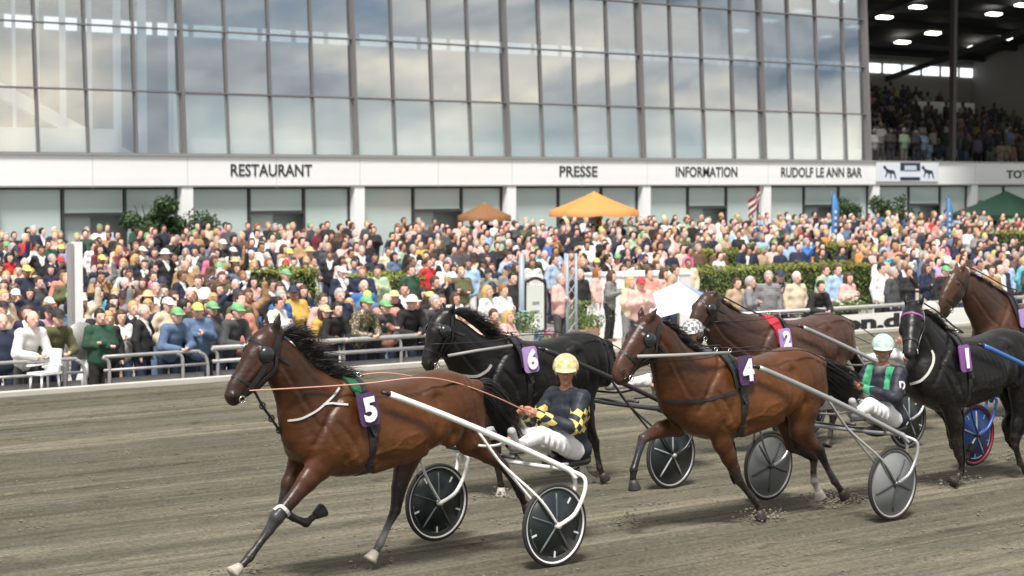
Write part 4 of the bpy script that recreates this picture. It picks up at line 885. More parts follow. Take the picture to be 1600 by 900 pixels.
def driver(X0, Yc, S, vox=.009):
    D = S; off = .9; L0 = (off, 0, 0)
    o = empty('person', (X0+off, Yc, 0), math.pi, D['label'], 'driver', 'drivers seated on the sulkies')
    sk = D.get('skin', SK); lean = D.get('lean', 0.)
    hip = [np.array([-.90, s*.095, .84]) for s in (1, -1)]; knee = [np.array([-.40, s*D.get('kw', .20), D.get('kz', 1.03)]) for s in (1, -1)]
    foot = [np.array([.03, s*.38, .98]) for s in (1, -1)]
    pel = np.array([-.93, 0, .86]); ch = np.array([-.90+lean, 0, 1.17]); nk = np.array([-.875+lean*1.3, 0, 1.365]); sh = [np.array([-.885+lean*1.2, s*.185, 1.31]) for s in (1, -1)]
    hd = np.array([-.865+lean*1.35, 0, 1.535]); el = [np.array(D.get('el', (-.70, .27, 1.08)))*np.array([1, s, 1]) for s in (1, -1)]; hn = [np.array(D.get('hn', (-.40, .12, 1.19)))*np.array([1, s, 1]) for s in (1, -1)]
    yaw = D.get('yaw', .35); fwv = np.array([math.cos(yaw), math.sin(yaw), -.12]); fwv /= np.linalg.norm(fwv); sdv = np.cross((0, 0, 1), fwv); sdv /= np.linalg.norm(sdv); upv = np.cross(fwv, sdv)
    # continuous body
    B = Body((-1.25, -.55, .68), (.30, .55, 1.78), vox)
    B.cap(pel, ch, .10, .11, .03, 1.25, sk); B.cap(ch, nk, .10, .05, .04, 1.3, sk); B.cap(nk, hd, .05, .048, .02, 1., sk)
    M3 = np.stack([fwv, sdv, upv], 1)
    B.ell(hd+upv*.02, (.096, .076, .105), .02, sk, M3); B.ell(hd+fwv*.035-upv*.055, (.058, .05, .055), .02, sk, M3)
    B.cap(hd+fwv*.094+upv*.012, hd+fwv*.118-upv*.022, .008, .014, .010, 1., sk)
    B.ell(hd+fwv*.088-upv*.050, (.012, .026, .009), .006, tuple(np.array(sk)*(.75, .5, .5)), M3); B.ell(hd+fwv*.082-upv*.088, (.022, .024, .018), .012, sk, M3)
    for s in (1, -1):
        i = 0 if s == 1 else 1
        B.ell(hd+sdv*s*.078, (.022, .012, .032), .006, sk, M3)
        B.cap(nk, sh[i], .05, .055, .03, 1., sk); B.cap(sh[i], el[i], .048, .038, .02, 1., sk); B.cap(el[i], hn[i], .036, .026, .01, 1., sk)
        gl = D.get('glove', sk); hv = hn[i]-el[i]; hv /= np.linalg.norm(hv); hand_prims(B, hn[i]+hv*.045, hv, (0, 0, 1), (0, -s, 0), gl)
        B.cap(hip[i], knee[i], .075, .052, .02, 1., sk); B.cap(knee[i], foot[i], .05, .036, .01, 1., sk); B.cap(foot[i], foot[i]+np.array([.10, s*.02, .07]), .035, .03, .01, 1., sk)
    B.mesh('body', M_skin, o, soft=.006).location = L0
    # jacket
    J = Body((-1.25, -.55, .68), (.10, .55, 1.5), vox)
    j = D['jacket']; J.cap(pel+np.array([0, 0, -.01]), ch, .135, .145, .03, 1.22, j); J.cap(ch, nk-np.array([.01, 0, .045]), .14, .09, .05, 1.5, j)
    J.ell(ch+np.array([-.05, 0, .03]), (.12, .17, .19), .04, j)
    for i, s in enumerate((1, -1)):
        J.cap(nk-np.array([0, 0, .06]), sh[i], .07, .078, .04, 1., j); J.cap(sh[i], el[i], .078, .066, .03, 1., j); J.cap(el[i], hn[i]-(hn[i]-el[i])*.06, .066, .042, .02, 1., D.get('cuff', j))
        for q in range(4):
            t = .25+.2*q; J.ell(sh[i]*(1-t)+el[i]*t+np.array([.01*math.sin(q*3), s*.03, -.01]), (.05, .045, .03), .02, j)
    J.ell(pel+np.array([-.015, 0, -.02]), (.165, .195, .125), .03, D.get('tailc', j)); J.ell(pel+np.array([.10, 0, -.0]), (.10, .17, .07), .03, D.get('tailc', j))
    if 'collar' in D: J.cap(nk+np.array([.005, 0, -.015]), nk+np.array([-.015, 0, .0]), .064, .060, .006, 1.1, D['collar'])
    J.wrinkle(.0042, 26., 1.3)
    jo = J.mesh('jacket', D.get('jmat', M_cloth), o, paint=D.get('paint'), soft=.008); jo.location = L0
    if 'zone' in D:
        vs = np.array([v.co[:] for v in jo.data.vertices]); at = jo.data.attributes.new('mask', 'FLOAT', 'POINT'); at.data.foreach_set('value', D['zone'](vs).astype(np.float32))
    # trousers
    t = D.get('trousers', (.78, .78, .80)); K = Body((-1.25, -.55, .68), (.30, .55, 1.3), vox)
    K.cap(pel, pel+np.array([.04, 0, .03]), .125, .12, .03, 1.25, D.get('seatc', t))
    for i, s in enumerate((1, -1)):
        K.cap(hip[i], knee[i], .100, .070, .04, 1., t); K.cap(knee[i], foot[i]-(foot[i]-knee[i])*.12, .068, .046, .03, 1., t)
        K.ell(knee[i]*.5+hip[i]*.5+np.array([0, 0, .03]), (.16, .08, .07), .04, t)
        for q in range(4): K.ell(knee[i]*(1-.16*q)+hip[i]*.16*q+np.array([.0, s*.05, -.03]), (.018, .05, .06), .02, t)
    K.wrinkle(.0038, 30., 2.1)
    K.mesh('trousers', M_cloth, o, soft=.01).location = L0
    for i, s in enumerate((1, -1)):
        Fh = Body(foot[i]-.25, foot[i]+.3, .008); bt = D.get('boot', (.35, .35, .36)); f = foot[i]
        Fh.cap(f+np.array([-.05, 0, -.0]), f+np.array([.03, s*.0, .01]), .05, .05, .02, .8, bt); Fh.cap(f+np.array([.02, 0, -.0]), f+np.array([.09, s*.04, .14]), .045, .036, .03, 1.1, bt)
        Fh.mesh('boot', M_cloth, o).location = L0
    # helmet, goggles, strap
    hc, hc2 = D['helmet']; c = hd+upv*.045-fwv*.008; Hm = Body(c-.25, c+.27, .008)
    Hm.ell(c, (.142, .118, .122), .01, hc, M3); Hm.carve(lambda P: -((P-c)@upv+.024))
    Hm.ell(c-fwv*.045-upv*.035, (.098, .105, .085), .02, hc, M3)
    for q in np.linspace(-1, 1, 25): Hm.cap(c+fwv*(.125-.04*q*q)+sdv*q*.085-upv*.012, c+fwv*(.158-.05*q*q)+sdv*q*.088-upv*.018, .009, .006, .012, 1., hc2)
    rs = np.random.default_rng(3)
    def hp(P, C):
        q = (P-c); n_ = np.sin(q@sdv*70+1+2*np.sin(q@fwv*30))*np.sin(q@fwv*64)*np.sin(q@upv*75+2)
        return np.where((n_ > .0)[:, None], np.array(D.get('hpat', hc2))[None], C)
    Hm.mesh('helmet', M_helm, o, paint=hp).location = L0
    b = MB(); G = hd+upv*.022; pts = [G+fwv*.1*math.cos(a)+sdv*.079*math.sin(a) for a in np.linspace(-1.2, 1.2, 11)]; b.tube(pts, [.012]+[.022]*9+[.012], 8, flat=1.); b.build('goggles', mat('goggle_lens', (.02, .02, .025), .12, coat=.6), o, True, loc=L0)
    b = MB(); b.tube([G+sdv*.085, hd+sdv*.065-upv*.06+fwv*.02, hd-upv*.118+fwv*.05, hd-sdv*.065-upv*.06+fwv*.02, G-sdv*.085], .006, 6); b.build('chin_strap', M_strap, o, True, loc=L0)
    return o, hn
def rein(X0, Yc, label, pts, r, mt, flat=.4):
    o = MB(); off = pts[0][0]; o.tube(smooth_path([(p[0]-off, p[1], p[2]) for p in pts], 5), r, 6, flat=flat); q = o.build('rein', mt, None, True); q.location = (X0-off, Yc, 0); q.rotation_euler = (0, 0, math.pi)
    return props(q, label, 'rein', 'driving reins between horse and driver')
def check_mat():
    m = mat('diamond_cloth', rough=.6, attr='col', bump=.5, bscale=26); n = m.node_tree.nodes; L = m.node_tree.links.new; b = bsdf(m)
    tc = n.new('ShaderNodeTexCoord'); mp = n.new('ShaderNodeMapping'); mp.inputs['Rotation'].default_value = (0, R(45), 0); mp.inputs['Scale'].default_value = (17.5, 0.0, 17.5); mp.inputs['Location'].default_value = (.13, .37, .2)
    ch = n.new('ShaderNodeTexChecker'); ch.inputs['Scale'].default_value = 1; ch.inputs['Color1'].default_value = (1, 1, 1, 1); ch.inputs['Color2'].default_value = (0, 0, 0, 1)
    at = n.new('ShaderNodeAttribute'); at.attribute_name = 'mask'; st = n.new('ShaderNodeMath'); st.operation = 'GREATER_THAN'; st.inputs[1].default_value = .5
    mu = n.new('ShaderNodeMath'); mu.operation = 'MULTIPLY'; q = n.new('ShaderNodeMix'); q.data_type = 'RGBA'; q.inputs['B'].default_value = (.72, .56, .16, 1)
    L(tc.outputs['Object'], mp.inputs[0]); L(mp.outputs[0], ch.inputs['Vector']); L(at.outputs['Fac'], st.inputs[0]); L(st.outputs[0], mu.inputs[0]); L(ch.outputs['Color'], mu.inputs[1]); L(mu.outputs[0], q.inputs['Factor'])
    src = b.inputs['Base Color'].links[0].from_socket; L(src, q.inputs['A']); L(q.outputs['Result'], b.inputs['Base Color']); return m
def zone5(P):   # diamonds low on the upper arms and along the cuffs
    return (((np.abs(P[:, 1]) > .155) & (P[:, 2] > 1.0) & (P[:, 2] < 1.24) & (P[:, 0] < -.68)) | ((P[:, 0] > -.56) & (P[:, 2] > 1.0))).astype(float)
# ================================================================== SPECTATORS
M_sk = mat('spectator_skin', rough=.6, attr='col', objcol=True)
M_cl = mat('spectator_cloth', rough=.8, attr='col', objcol=True, noise=.12, nscale=9, bump=.4, bscale=22)
M_hr = mat('spectator_hair', rough=.6, objcol=True, noise=.2, nscale=40)
M_cp = mat('spectator_cap', rough=.7, objcol=True)
def person_kit(pose, fem, vox=.02, hv=.02):
    """meshes of one spectator, facing +x, feet at the origin, 1.72 m tall: body, top, trousers"""
    w_ = .145 if fem else .178; hipw = .095; sit = pose == 'seated'; dzz = -.42 if sit else 0
    lean = {'rail': .26, 'clap': .03}.get(pose, 0.); sk = (1, 1, 1)
    pel = np.array([0, 0, .95+dzz]); ch = np.array([lean*.6, 0, 1.22+dzz-lean*.15]); nk = np.array([lean, 0, 1.44+dzz-lean*.25]); hd = nk+np.array([.035+lean*.1, 0, .138])
    sh = [nk+np.array([-.0, s*w_, -.06]) for s in (1, -1)]
    arms = dict(down=[((-.02, .26, 1.12), (.06, .24, .88)), ((-.02, .26, 1.12), (.05, .25, .88))],
        cross=[((.03, .25, 1.13), (.22, -.06, 1.17)), ((.03, .25, 1.13), (.20, -.08, 1.11))],
        rail=[((.30, .28, 1.02), (.50, .10, 1.00)), ((.30, .28, 1.02), (.48, .04, .98))],
        clap=[((.06, .26, 1.13), (.30, .05, 1.24)), ((.06, .26, 1.13), (.30, .04, 1.20))],
        phone=[((.14, .27, 1.20), (.30, .06, 1.50)), ((.14, .27, 1.20), (.30, .05, 1.46))],
        wave=[((.05, .34, 1.52), (.10, .30, 1.82)), ((-.02, .26, 1.12), (.10, .22, .95))],
        pocket=[((-.08, .29, 1.13), (.05, .20, .95)), ((-.08, .29, 1.13), (.05, .20, .95))],
        chin=[((.10, .24, 1.12), (.16, .03, 1.42)), ((.03, .25, 1.13), (.20, -.06, 1.13))],
        seated=[((.12, .25, 1.10), (.36, .14, 1.05)), ((.12, .25, 1.10), (.36, .12, 1.05))])[pose]
    el = [np.array([a[0][0], s*a[0][1]*(.9 if fem else 1), a[0][2]+dzz]) for s, a in zip((1, -1), arms)]; hn = [np.array([a[1][0], s*a[1][1], a[1][2]+dzz]) for s, a in zip((1, -1), arms)]
    if sit:
        kn = [np.array([.44, s*.13, .50]) for s in (1, -1)]; ft = [np.array([.46, s*.12, .06]) for s in (1, -1)]; pel = np.array([0, 0, .53])
    else:
        kn = [np.array([.03, s*.11, .50]) for s in (1, -1)]; ft = [np.array([-.02, s*.12, .06]) for s in (1, -1)]
    lo, hi = (-.35, -.45, -.02), (.75, .45, 2.0)
    B = Body(lo, hi, vox)
    B.cap(pel, ch, .09, .10, .03, 1.25); B.cap(ch, nk, .09, .05, .03, 1.3); B.cap(nk, hd, .052, .05, .02)
    B.ell(hd+np.array([0, 0, .022]), (.106, .085, .122), .02); B.ell(hd+np.array([.04, 0, -.058]), (.062, .057, .058), .02)
    B.cap(hd+np.array([.100, 0, .015]), hd+np.array([.126, 0, -.015]), .012, .018, .01)
    for s in (1, -1):
        B.ell(hd+np.array([.088, s*.034, .022]), (.015, .020, .011), .004, (.38, .28, .25)); B.ell(hd+np.array([0, s*.08, .0]), (.022, .014, .032), .006)
    B.ell(hd+np.array([.098, 0, -.058]), (.014, .028, .009), .004, (.7, .35, .35))
    for i, s in enumerate((1, -1)):
        B.cap(nk, sh[i], .05, .05, .03); B.cap(sh[i], el[i], .045, .038, .02); B.cap(el[i], hn[i], .036, .028, .02)
        v = hn[i]-el[i]; v /= np.linalg.norm(v); B.cap(hn[i], hn[i]+v*.10, .032, .028, .01, .6); B.cap(hn[i]+v*.03, hn[i]+v*.07+np.array([.01, -s*.035, .02]), .014, .012, .005)
        B.cap(pel+np.array([0, s*hipw, 0]), kn[i], .07, .05, .02); B.cap(kn[i], ft[i], .048, .035, .02); B.cap(ft[i], ft[i]+np.array([.13, s*.02, -.02]), .038, .035, .01, 1., (.25, .22, .2))
    J = Body(lo, hi, vox)
    J.cap(pel+np.array([0, 0, -.07]), ch, .155 if fem else .165, .14 if fem else .155, .03, 1.28); J.cap(ch, nk-np.array([0, 0, .055]), .14, .095, .04, 1.5); J.cap(nk+np.array([-.015, 0, -.04]), nk+np.array([-.01, 0, .0]), .075, .065, .02, 1.05)
    if fem: J.ell(ch+np.array([.08, 0, .02]), (.07, .12, .07), .04)
    else: J.ell(pel+np.array([.05, 0, .06]), (.12, .15, .11), .05)
    for i, s in enumerate((1, -1)):
        J.cap(nk-np.array([0, 0, .07]), sh[i], .080, .082, .03); J.cap(sh[i], el[i], .082, .074, .03); J.cap(el[i], hn[i]-(hn[i]-el[i])*.04, 0.074, .056, .02)
    K = Body(lo, (.75, .45, 1.2), vox); K.cap(pel, pel+np.array([0, 0, .06]), .12, .118, .03, 1.3)
    for i, s in enumerate((1, -1)): K.cap(pel+np.array([0, s*hipw, -.03]), kn[i], .105, .080, .02); K.cap(kn[i], ft[i]+np.array([0, 0, .02]), .078, .070, .02)
    J.wrinkle(.0055, 20., .7+2*fem); K.wrinkle(.005, 17., 1.9)
    V = lambda P, C: np.where(((P[:, 0] > ch[0]+.03) & (np.abs(P[:, 1]) < .015+.30*np.maximum(0, P[:, 2]-(ch[2]-.02))) & (P[:, 2] > ch[2]-.02))[:, None], np.array([[9., 9, 9]]), C)
    bt = lambda P, C: np.where((P[:, 2] < .10)[:, None], np.array([[.25, .22, .2]]), C)
    k = dict(body=B.mesh('body', M_sk, adapt=.02, link=False, soft=.006), top=J.mesh('top', M_cl, adapt=.05, link=False),
        suit=J.mesh('top', M_cl, adapt=.02, paint=V, link=False), trousers=K.mesh('trousers', M_cl, adapt=.05, paint=bt, link=False), hd=hd)
    return k
def head_kit():
    o = {}; z = np.zeros(3); lo, hi = (-.22, -.2, -.4), (.24, .2, .24)
    def cut(P, f=.055, zz=-.005): return np.minimum(P[..., 0]-f+.0, 9)*0+np.maximum(-9, np.minimum(P[..., 0]-.045, -(P[..., 2]-.055)))
    b = Body(lo, hi, .014); b.ell((-.012, 0, .036), (.108, .088, .115), .01); b.carve(lambda P: np.minimum(P[..., 0]-.045, .075-P[..., 2]+.3*np.maximum(0, .09-P[..., 0])*0)); b.carve(lambda P: -(P[..., 2]+.045)); o['short'] = b.mesh('hair', M_hr, adapt=.03, link=False)
    b = Body(lo, hi, .014); b.ell((-.012, 0, .036), (.112, .094, .118), .01); b.cap((-.05, 0, 0), (-.07, 0, -.20), .085, .06, .03, 1.25); b.cap((-.02, .07, 0), (-.01, .08, -.17), .035, .03, .02); b.cap((-.02, -.07, 0), (-.01, -.08, -.17), .035, .03, .02)
    b.carve(lambda P: np.minimum(P[..., 0]-.035, .066-P[..., 2])); o['long'] = b.mesh('hair', M_hr, adapt=.03, link=False)
    b = Body(lo, hi, .014); b.ell((-.03, 0, .02), (.092, .088, .085), .01); b.carve(lambda P: np.minimum(P[..., 0]+.01, 9)); b.carve(lambda P: P[..., 2]-.07); o['balding'] = b.mesh('hair', M_hr, adapt=.03, link=False)
    b = Body(lo, hi, .012); b.ell((-.004, 0, .052), (.112, .094, .10), .01); b.carve(lambda P: -(P[..., 2]-.035))
    for q in np.linspace(-1, 1, 13): b.cap((.09-.03*q*q, q*.07, .045), (.175-.05*q*q, q*.075, .032), .008, .006, .01)
    o['cap'] = b.mesh('cap', M_cp, adapt=.03, link=False)
    b = Body(lo, hi, .012); b.ell((0, 0, .055), (.112, .096, .10), .02); b.ell((0, 0, .045), (.18, .165, .014), .02); b.carve(lambda P: -(P[..., 2]-.028)); o['hat'] = b.mesh('hat', M_cp, adapt=.03, link=False)
    return o
def pattern_nodes(m):
    n = m.node_tree.nodes; L = m.node_tree.links.new; b = bsdf(m); src = b.inputs['Base Color'].links[0].from_socket
    at = [x for x in n if x.type == 'ATTRIBUTE'][0]; oi = n.new('ShaderNodeObjectInfo'); tc = n.new('ShaderNodeTexCoord')
    def math_(op, a, v): q = n.new('ShaderNodeMath'); q.operation = op; L(a, q.inputs[0]); (L(v, q.inputs[1]) if hasattr(v, 'is_output') else setattr(q.inputs[1], 'default_value', v)); return q.outputs[0]
    def mixc(f, a, c):
        q = n.new('ShaderNodeMix'); q.data_type = 'RGBA'; L(f, q.inputs['Factor']); L(a, q.inputs['A']); q.inputs['B'].default_value = (*c, 1); return q.outputs['Result']
    wv = n.new('ShaderNodeTexWave'); wv.bands_direction = 'Z'; wv.inputs['Scale'].default_value = 9; L(tc.outputs['Object'], wv.inputs[0])
    f1 = math_('MULTIPLY', math_('GREATER_THAN', wv.outputs['Fac'], .62), math_('GREATER_THAN', oi.outputs['Random'], .94))
    nz = n.new('ShaderNodeTexVoronoi'); nz.inputs['Scale'].default_value = 24; L(tc.outputs['Object'], nz.inputs['Vector'])
    f2 = math_('MULTIPLY', math_('LESS_THAN', nz.outputs['Distance'], .38), math_('LESS_THAN', oi.outputs['Random'], .07))
    src = mixc(f1, src, (.45, .44, .42)); src = mixc(f2, src, (.45, .34, .30)); sp = n.new('ShaderNodeSeparateColor'); L(at.outputs['Color'], sp.inputs[0])
    src = mixc(math_('GREATER_THAN', sp.outputs[0], 1.6), src, (.74, .74, .73)); L(src, b.inputs['Base Color'])
pattern_nodes(M_cl)
POSES = ['down', 'cross', 'rail', 'clap', 'phone', 'wave', 'pocket', 'chin', 'seated']
KIT = {(p, f): person_kit(p, f) for p in POSES for f in (0, 1)}
HEADS = head_kit()
COLS = {'black': (.015, .015, .017), 'navy': (.015, .022, .05), 'dark grey': (.06, .062, .068), 'grey': (.22, .22, .23), 'white': (.74, .73, .71), 'cream': (.62, .52, .38), 'beige': (.42, .31, .21), 'tan': (.36, .22, .11),
    'pale pink': (.66, .42, .38), 'pink': (.62, .16, .30), 'red': (.50, .03, .035), 'orange': (.66, .25, .08), 'mustard yellow': (.56, .36, .08), 'olive green': (.10, .10, .045), 'dark green': (.02, .07, .04), 'pale blue': (.32, .45, .62),
    'blue': (.05, .15, .42), 'turquoise': (.03, .38, .50), 'lilac': (.42, .34, .52), 'burgundy': (.14, .02, .035), 'brown': (.11, .06, .035), 'pale green': (.36, .48, .32), 'denim blue': (.10, .16, .27), 'coral': (.64, .26, .20)}
CW = {'black': 32, 'navy': 32, 'dark grey': 10, 'grey': 5, 'white': 22, 'cream': 5, 'beige': 5, 'tan': 2, 'pale pink': 10, 'pink': 1.5, 'red': 1.5, 'orange': 1.5, 'mustard yellow': 1, 'olive green': 4, 'dark green': 3, 'pale blue': 7, 'blue': 2.5, 'turquoise': .5, 'lilac': 1, 'burgundy': 3, 'brown': 4, 'pale green': 3, 'denim blue': 3, 'coral': 1.5}
HAIR = {'brown': (.07, .035, .018), 'dark': (.015, .012, .010), 'blond': (.50, .33, .14), 'grey': (.38, .37, .36), 'ginger': (.28, .10, .03), 'white': (.62, .60, .58)}
CAPS = {'green': (.16, .40, .18), 'white': (.72, .72, .70), 'navy': (.02, .03, .07), 'yellow green': (.50, .60, .16), 'straw': (.60, .46, .26), 'red': (.5, .04, .04), 'black': (.02, .02, .02)}
TR = ['black', 'navy', 'denim blue', 'dark grey', 'beige', 'white', 'grey']
SKT = [(.74, .46, .37), (.68, .40, .31), (.78, .52, .43), (.60, .35, .27), (.42, .23, .16), (.76, .45, .38)]
PERSONS = []
def spec(rg_=random):
    fem = rg_.random() < .45; col = rg_.choices(list(CW), list(CW.values()))[0]; hk = rg_.random()
    if hk < .13: hd_ = ('cap', rg_.choices(list(CAPS), [6, 4, 2, 3, 0, 1, 2])[0])
    elif hk < .17: hd_ = ('hat', rg_.choice(['straw', 'white', 'navy', 'straw']))
    elif fem: hd_ = ('long', rg_.choices(list(HAIR), [7, 7, 5, 1, 1, .3])[0])
    elif hk > .93: hd_ = ('balding', rg_.choice(['grey', 'white', 'brown']))
    else: hd_ = ('short', rg_.choices(list(HAIR), [7, 8, 2, 4, .6, 1])[0])
    return dict(fem=fem, col=col, head=hd_, suit=(not fem and col in ('black', 'navy', 'grey', 'dark grey', 'beige') and rg_.random() < .75), tr=rg_.choice(TR), skin=rg_.choice(SKT))
PTXT = dict(down='standing with arms down', cross='with folded arms', rail='leaning forward on forearms', clap='clapping', phone='holding up a phone', wave='raising one arm', pocket='hands in pockets', chin='hand at the chin', seated='sitting')
def person(x, y, z, yaw, pose, sp_, label, sc=1., group='spectators watching from the apron and terrace'):
    k = KIT[(pose, int(sp_['fem']))]
    o = empty('person', (x, y, z), yaw, label, 'spectator', group); o.scale = (sc, sc, sc)
    b = me_obj('body', k['body'], None, o); b.color = (*sp_['skin'], 1)
    t = me_obj('top', k['suit'] if sp_['suit'] else k['top'], None, o); t.color = (*COLS[sp_['col']], 1)
    q = me_obj('trousers', k['trousers'], None, o); q.color = (*COLS[sp_['tr']], 1)
    hk, hc = sp_['head']; nm = {'cap': 'cap', 'hat': 'hat'}.get(hk, 'hair')
    h = me_obj(nm, HEADS[hk], None, o); h.location = k['hd']; h.scale = (1.07, 1.09, 1.06); h.color = (*(CAPS[hc] if nm != 'hair' else HAIR[hc]), 1)
    if nm != 'hair':
        h2 = me_obj('hair', HEADS['long' if sp_['fem'] else 'balding'], None, o); h2.location = k['hd']; h2.scale = (1.07, 1.09, 1.06); h2.color = (*HAIR[random.choice(['brown', 'dark', 'blond'])], 1)
    return o
# --- who stands where
def txt(sp_, pose):
    who = 'woman' if sp_['fem'] else 'man'; hk, hc = sp_['head']
    hd_ = {'cap': '%s cap' % hc, 'hat': '%s hat' % hc, 'long': 'long %s hair' % hc, 'short': 'short %s hair' % hc, 'balding': 'balding %s hair' % hc}[hk]
    return '%s in %s %s, %s, %s' % (who, sp_['col'], 'suit jacket' if sp_['suit'] else 'top', hd_, PTXT[pose])
def zone_txt(px, row):
    Z = [(110, 'left of the white post'), (230, 'right of the white post'), (345, 'left of the leading horse'), (450, 'behind the leading horse head'), (560, 'below the RESTAURANT end'), (680, 'beside the left hedge'), (790, 'behind the horse numbered 6'), (880, 'near the framed poster'),
         (1000, 'below the orange parasol'), (1090, 'near the white canopy'), (1190, 'below INFORMATION'), (1300, 'left of the blue flag'), (1400, 'right of the blue flag'), (1500, 'beside the second blue flag'), (9999, 'at the far right')]
    c = next(t for l, t in Z if px < l); return c
used = set(); slots = []
HB = []      # keep-out boxes (x0, x1, y0, y1) in world metres: hedges, tables, plaza
def W(px, py, z): p = at_z(px, py, z); return p[0], p[1]
def keep(x0, x1, y0, y1): HB.append((x0, x1, y0, y1))
def free(x, y): return not any(a < x < b and c < y < d for a, b, c, d in HB)
# ================================================================== APRON AND TERRACE FURNITURE
def leaf_cloud(name, mt, pts, nrm, size, parent=None, loc=(0, 0, 0), dark=None):
    b = MB()
    for p, n_ in zip(pts, nrm):
        n_ = n_+rng.normal(0, .5, 3); n_ /= np.linalg.norm(n_); u_ = np.cross(n_, rng.normal(0, 1, 3)); u_ /= np.linalg.norm(u_); v_ = np.cross(n_, u_); s_ = size*random.uniform(.6, 1.3); g = random.uniform(.55, 1.35)
        b.add([p-u_*s_, p-v_*s_*.5+n_*s_*.2, p+u_*s_, p+v_*s_*.5+n_*s_*.2], [(0, 1, 2, 3)], (g, g*random.uniform(.9, 1.1), g*.9))
    return props(b.build(name, mt, parent, False, loc=loc), kind='stuff')
def leafmat(key, c):
    if key in MC: return MC[key]
    m = mat(key, rough=.6, attr='col'); n = m.node_tree.nodes; L = m.node_tree.links.new; q = n.new('ShaderNodeMix'); q.data_type = 'RGBA'; q.blend_type = 'MULTIPLY'; q.inputs['Factor'].default_value = 1; q.inputs['B'].default_value = (*c, 1)
    bb_ = bsdf(m); src = bb_.inputs['Base Color'].links[0].from_socket; L(src, q.inputs['A']); L(q.outputs['Result'], bb_.inputs['Base Color']); return m
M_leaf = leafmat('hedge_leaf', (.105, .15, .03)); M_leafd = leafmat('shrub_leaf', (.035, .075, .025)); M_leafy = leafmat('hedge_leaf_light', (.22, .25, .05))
def hedge(x0, x1, y0, y1, z0, z1, label, n=5200):
    o = empty('hedge', ((x0+x1)/2, (y0+y1)/2, z0), 0, label, 'hedge', 'clipped hedges between the crowd terraces'); a, b_, h = (x1-x0)/2, (y1-y0)/2, z1-z0
    cube('core', mat('hedge_core', (.02, .03, .01), .9), (0, 0, h/2-.02), (2*a-.16, 2*b_-.16, h-.1), o); P = []; Nn = []
    for _ in range(n):
        f = random.random(); t = (random.uniform(-a, a), random.uniform(-b_, b_), random.uniform(0, h)); wv = .035*math.sin(t[0]*5)+.03*math.sin(t[0]*11+t[2]*6)
        if f < .50: P.append((t[0], -b_+wv+random.uniform(-.03, .06), t[2])); Nn.append((0, -1., .3))
        elif f < .85: P.append((t[0], t[1], h+wv-random.uniform(-.03, .06))); Nn.append((0, 0, 1.))
        elif f < .93: P.append((-a+random.uniform(-.03, .05), t[1], t[2])); Nn.append((-1., 0, 0))
        else: P.append((a-random.uniform(-.03, .05), t[1], t[2])); Nn.append((1., 0, 0))
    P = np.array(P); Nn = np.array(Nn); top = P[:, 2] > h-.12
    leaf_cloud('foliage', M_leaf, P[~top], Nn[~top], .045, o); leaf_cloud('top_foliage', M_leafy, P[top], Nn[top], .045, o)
    keep(x0-.25, x1+.25, y0-.35, y1+.3); return o
def hx(px, Y): return at_y(px, 430, Y)[0]
YH1 = 38.0
hedge(hx(1082, YH1), hx(1372, YH1), YH1, YH1+1.3, -.5, .88, 'long clipped hedge behind the lettered rail banner, front one of two', 7000)
YH2 = 43.0
hedge(hx(1088, YH2), hx(1205, YH2), YH2, YH2+1.2, -.1, 1.12, 'clipped hedge left of the blue cloth table, behind the long front hedge', 3000)
hedge(hx(1282, YH2), hx(1360, YH2), YH2, YH2+1.2, -.1, 1.22, 'clipped hedge right of the blue cloth table, behind the long front hedge', 2400)
hedge(hx(1570, 43), hx(1640, 43), 43, 44.2, 0, 1.45, 'clipped hedge at the far right end of the terrace', 1500)
hedge(hx(592, 39), hx(664, 39), 39, 40.6, -.35, .98, 'clipped hedge in the crowd behind the black horse numbered 6', 2600)
hedge(hx(436, 39), hx(500, 39), 39, 40.4, -.35, 1.18, 'clipped hedge in the crowd right of the leading horse head', 2000)
def shrub(px, Y, w_, h_, z0, label, n=1500, pz=None):
    x = hx(px, Y); o = empty('shrub', (x, Y, z0), 0, label, 'shrub', 'bushy shrubs in front of the shop windows')
    b = MB()
    for i in range(5): b.tube([(0, 0, 0), (.1*math.cos(i*1.3), .1*math.sin(i*1.3), h_*.4), (w_*.3*math.cos(i*1.3), .3*math.sin(i*1.3), h_*.8)], [.04, .03, .01], 6)
    b.build('stem', mat('bark', (.06, .04, .03), .9), o); P = []; N_ = []
    cl = [np.array([random.gauss(0, w_*.22), random.gauss(0, .25), h_*random.uniform(.45, .85)]) for _ in range(14)]
    for _ in range(n):
        c = random.choice(cl); d = rng.normal(0, 1, 3); d /= np.linalg.norm(d); r = .40*random.random()**.35; P.append(c+d*r*np.array([1, .8, .8])); N_.append(d)
    leaf_cloud('foliage', M_leafd, np.array(P), np.array(N_), .075, o); keep(x-.5, x+.5, Y-.5, Y+.5)
shrub(237, 56.3, 2.0, 2.6, .4, 'dark green bushy shrub against the shop window left of RESTAURANT', 5200)
shrub(318, 56.6, .9, 2.1, .4, 'small dark shrub just right of the first white pillar', 700)
shrub(1322, 56.4, 1.4, 2.3, .4, 'dark shrub by the window between the blue flag and a pillar', 1300)
shrub(1392, 56.4, 1.9, 2.3, .4, 'dark bushy shrub below the horse banner', 1700)
shrub(1538, 56.0, 1.4, 2.0, .4, 'green shrub beside the dark green gazebo', 1100)
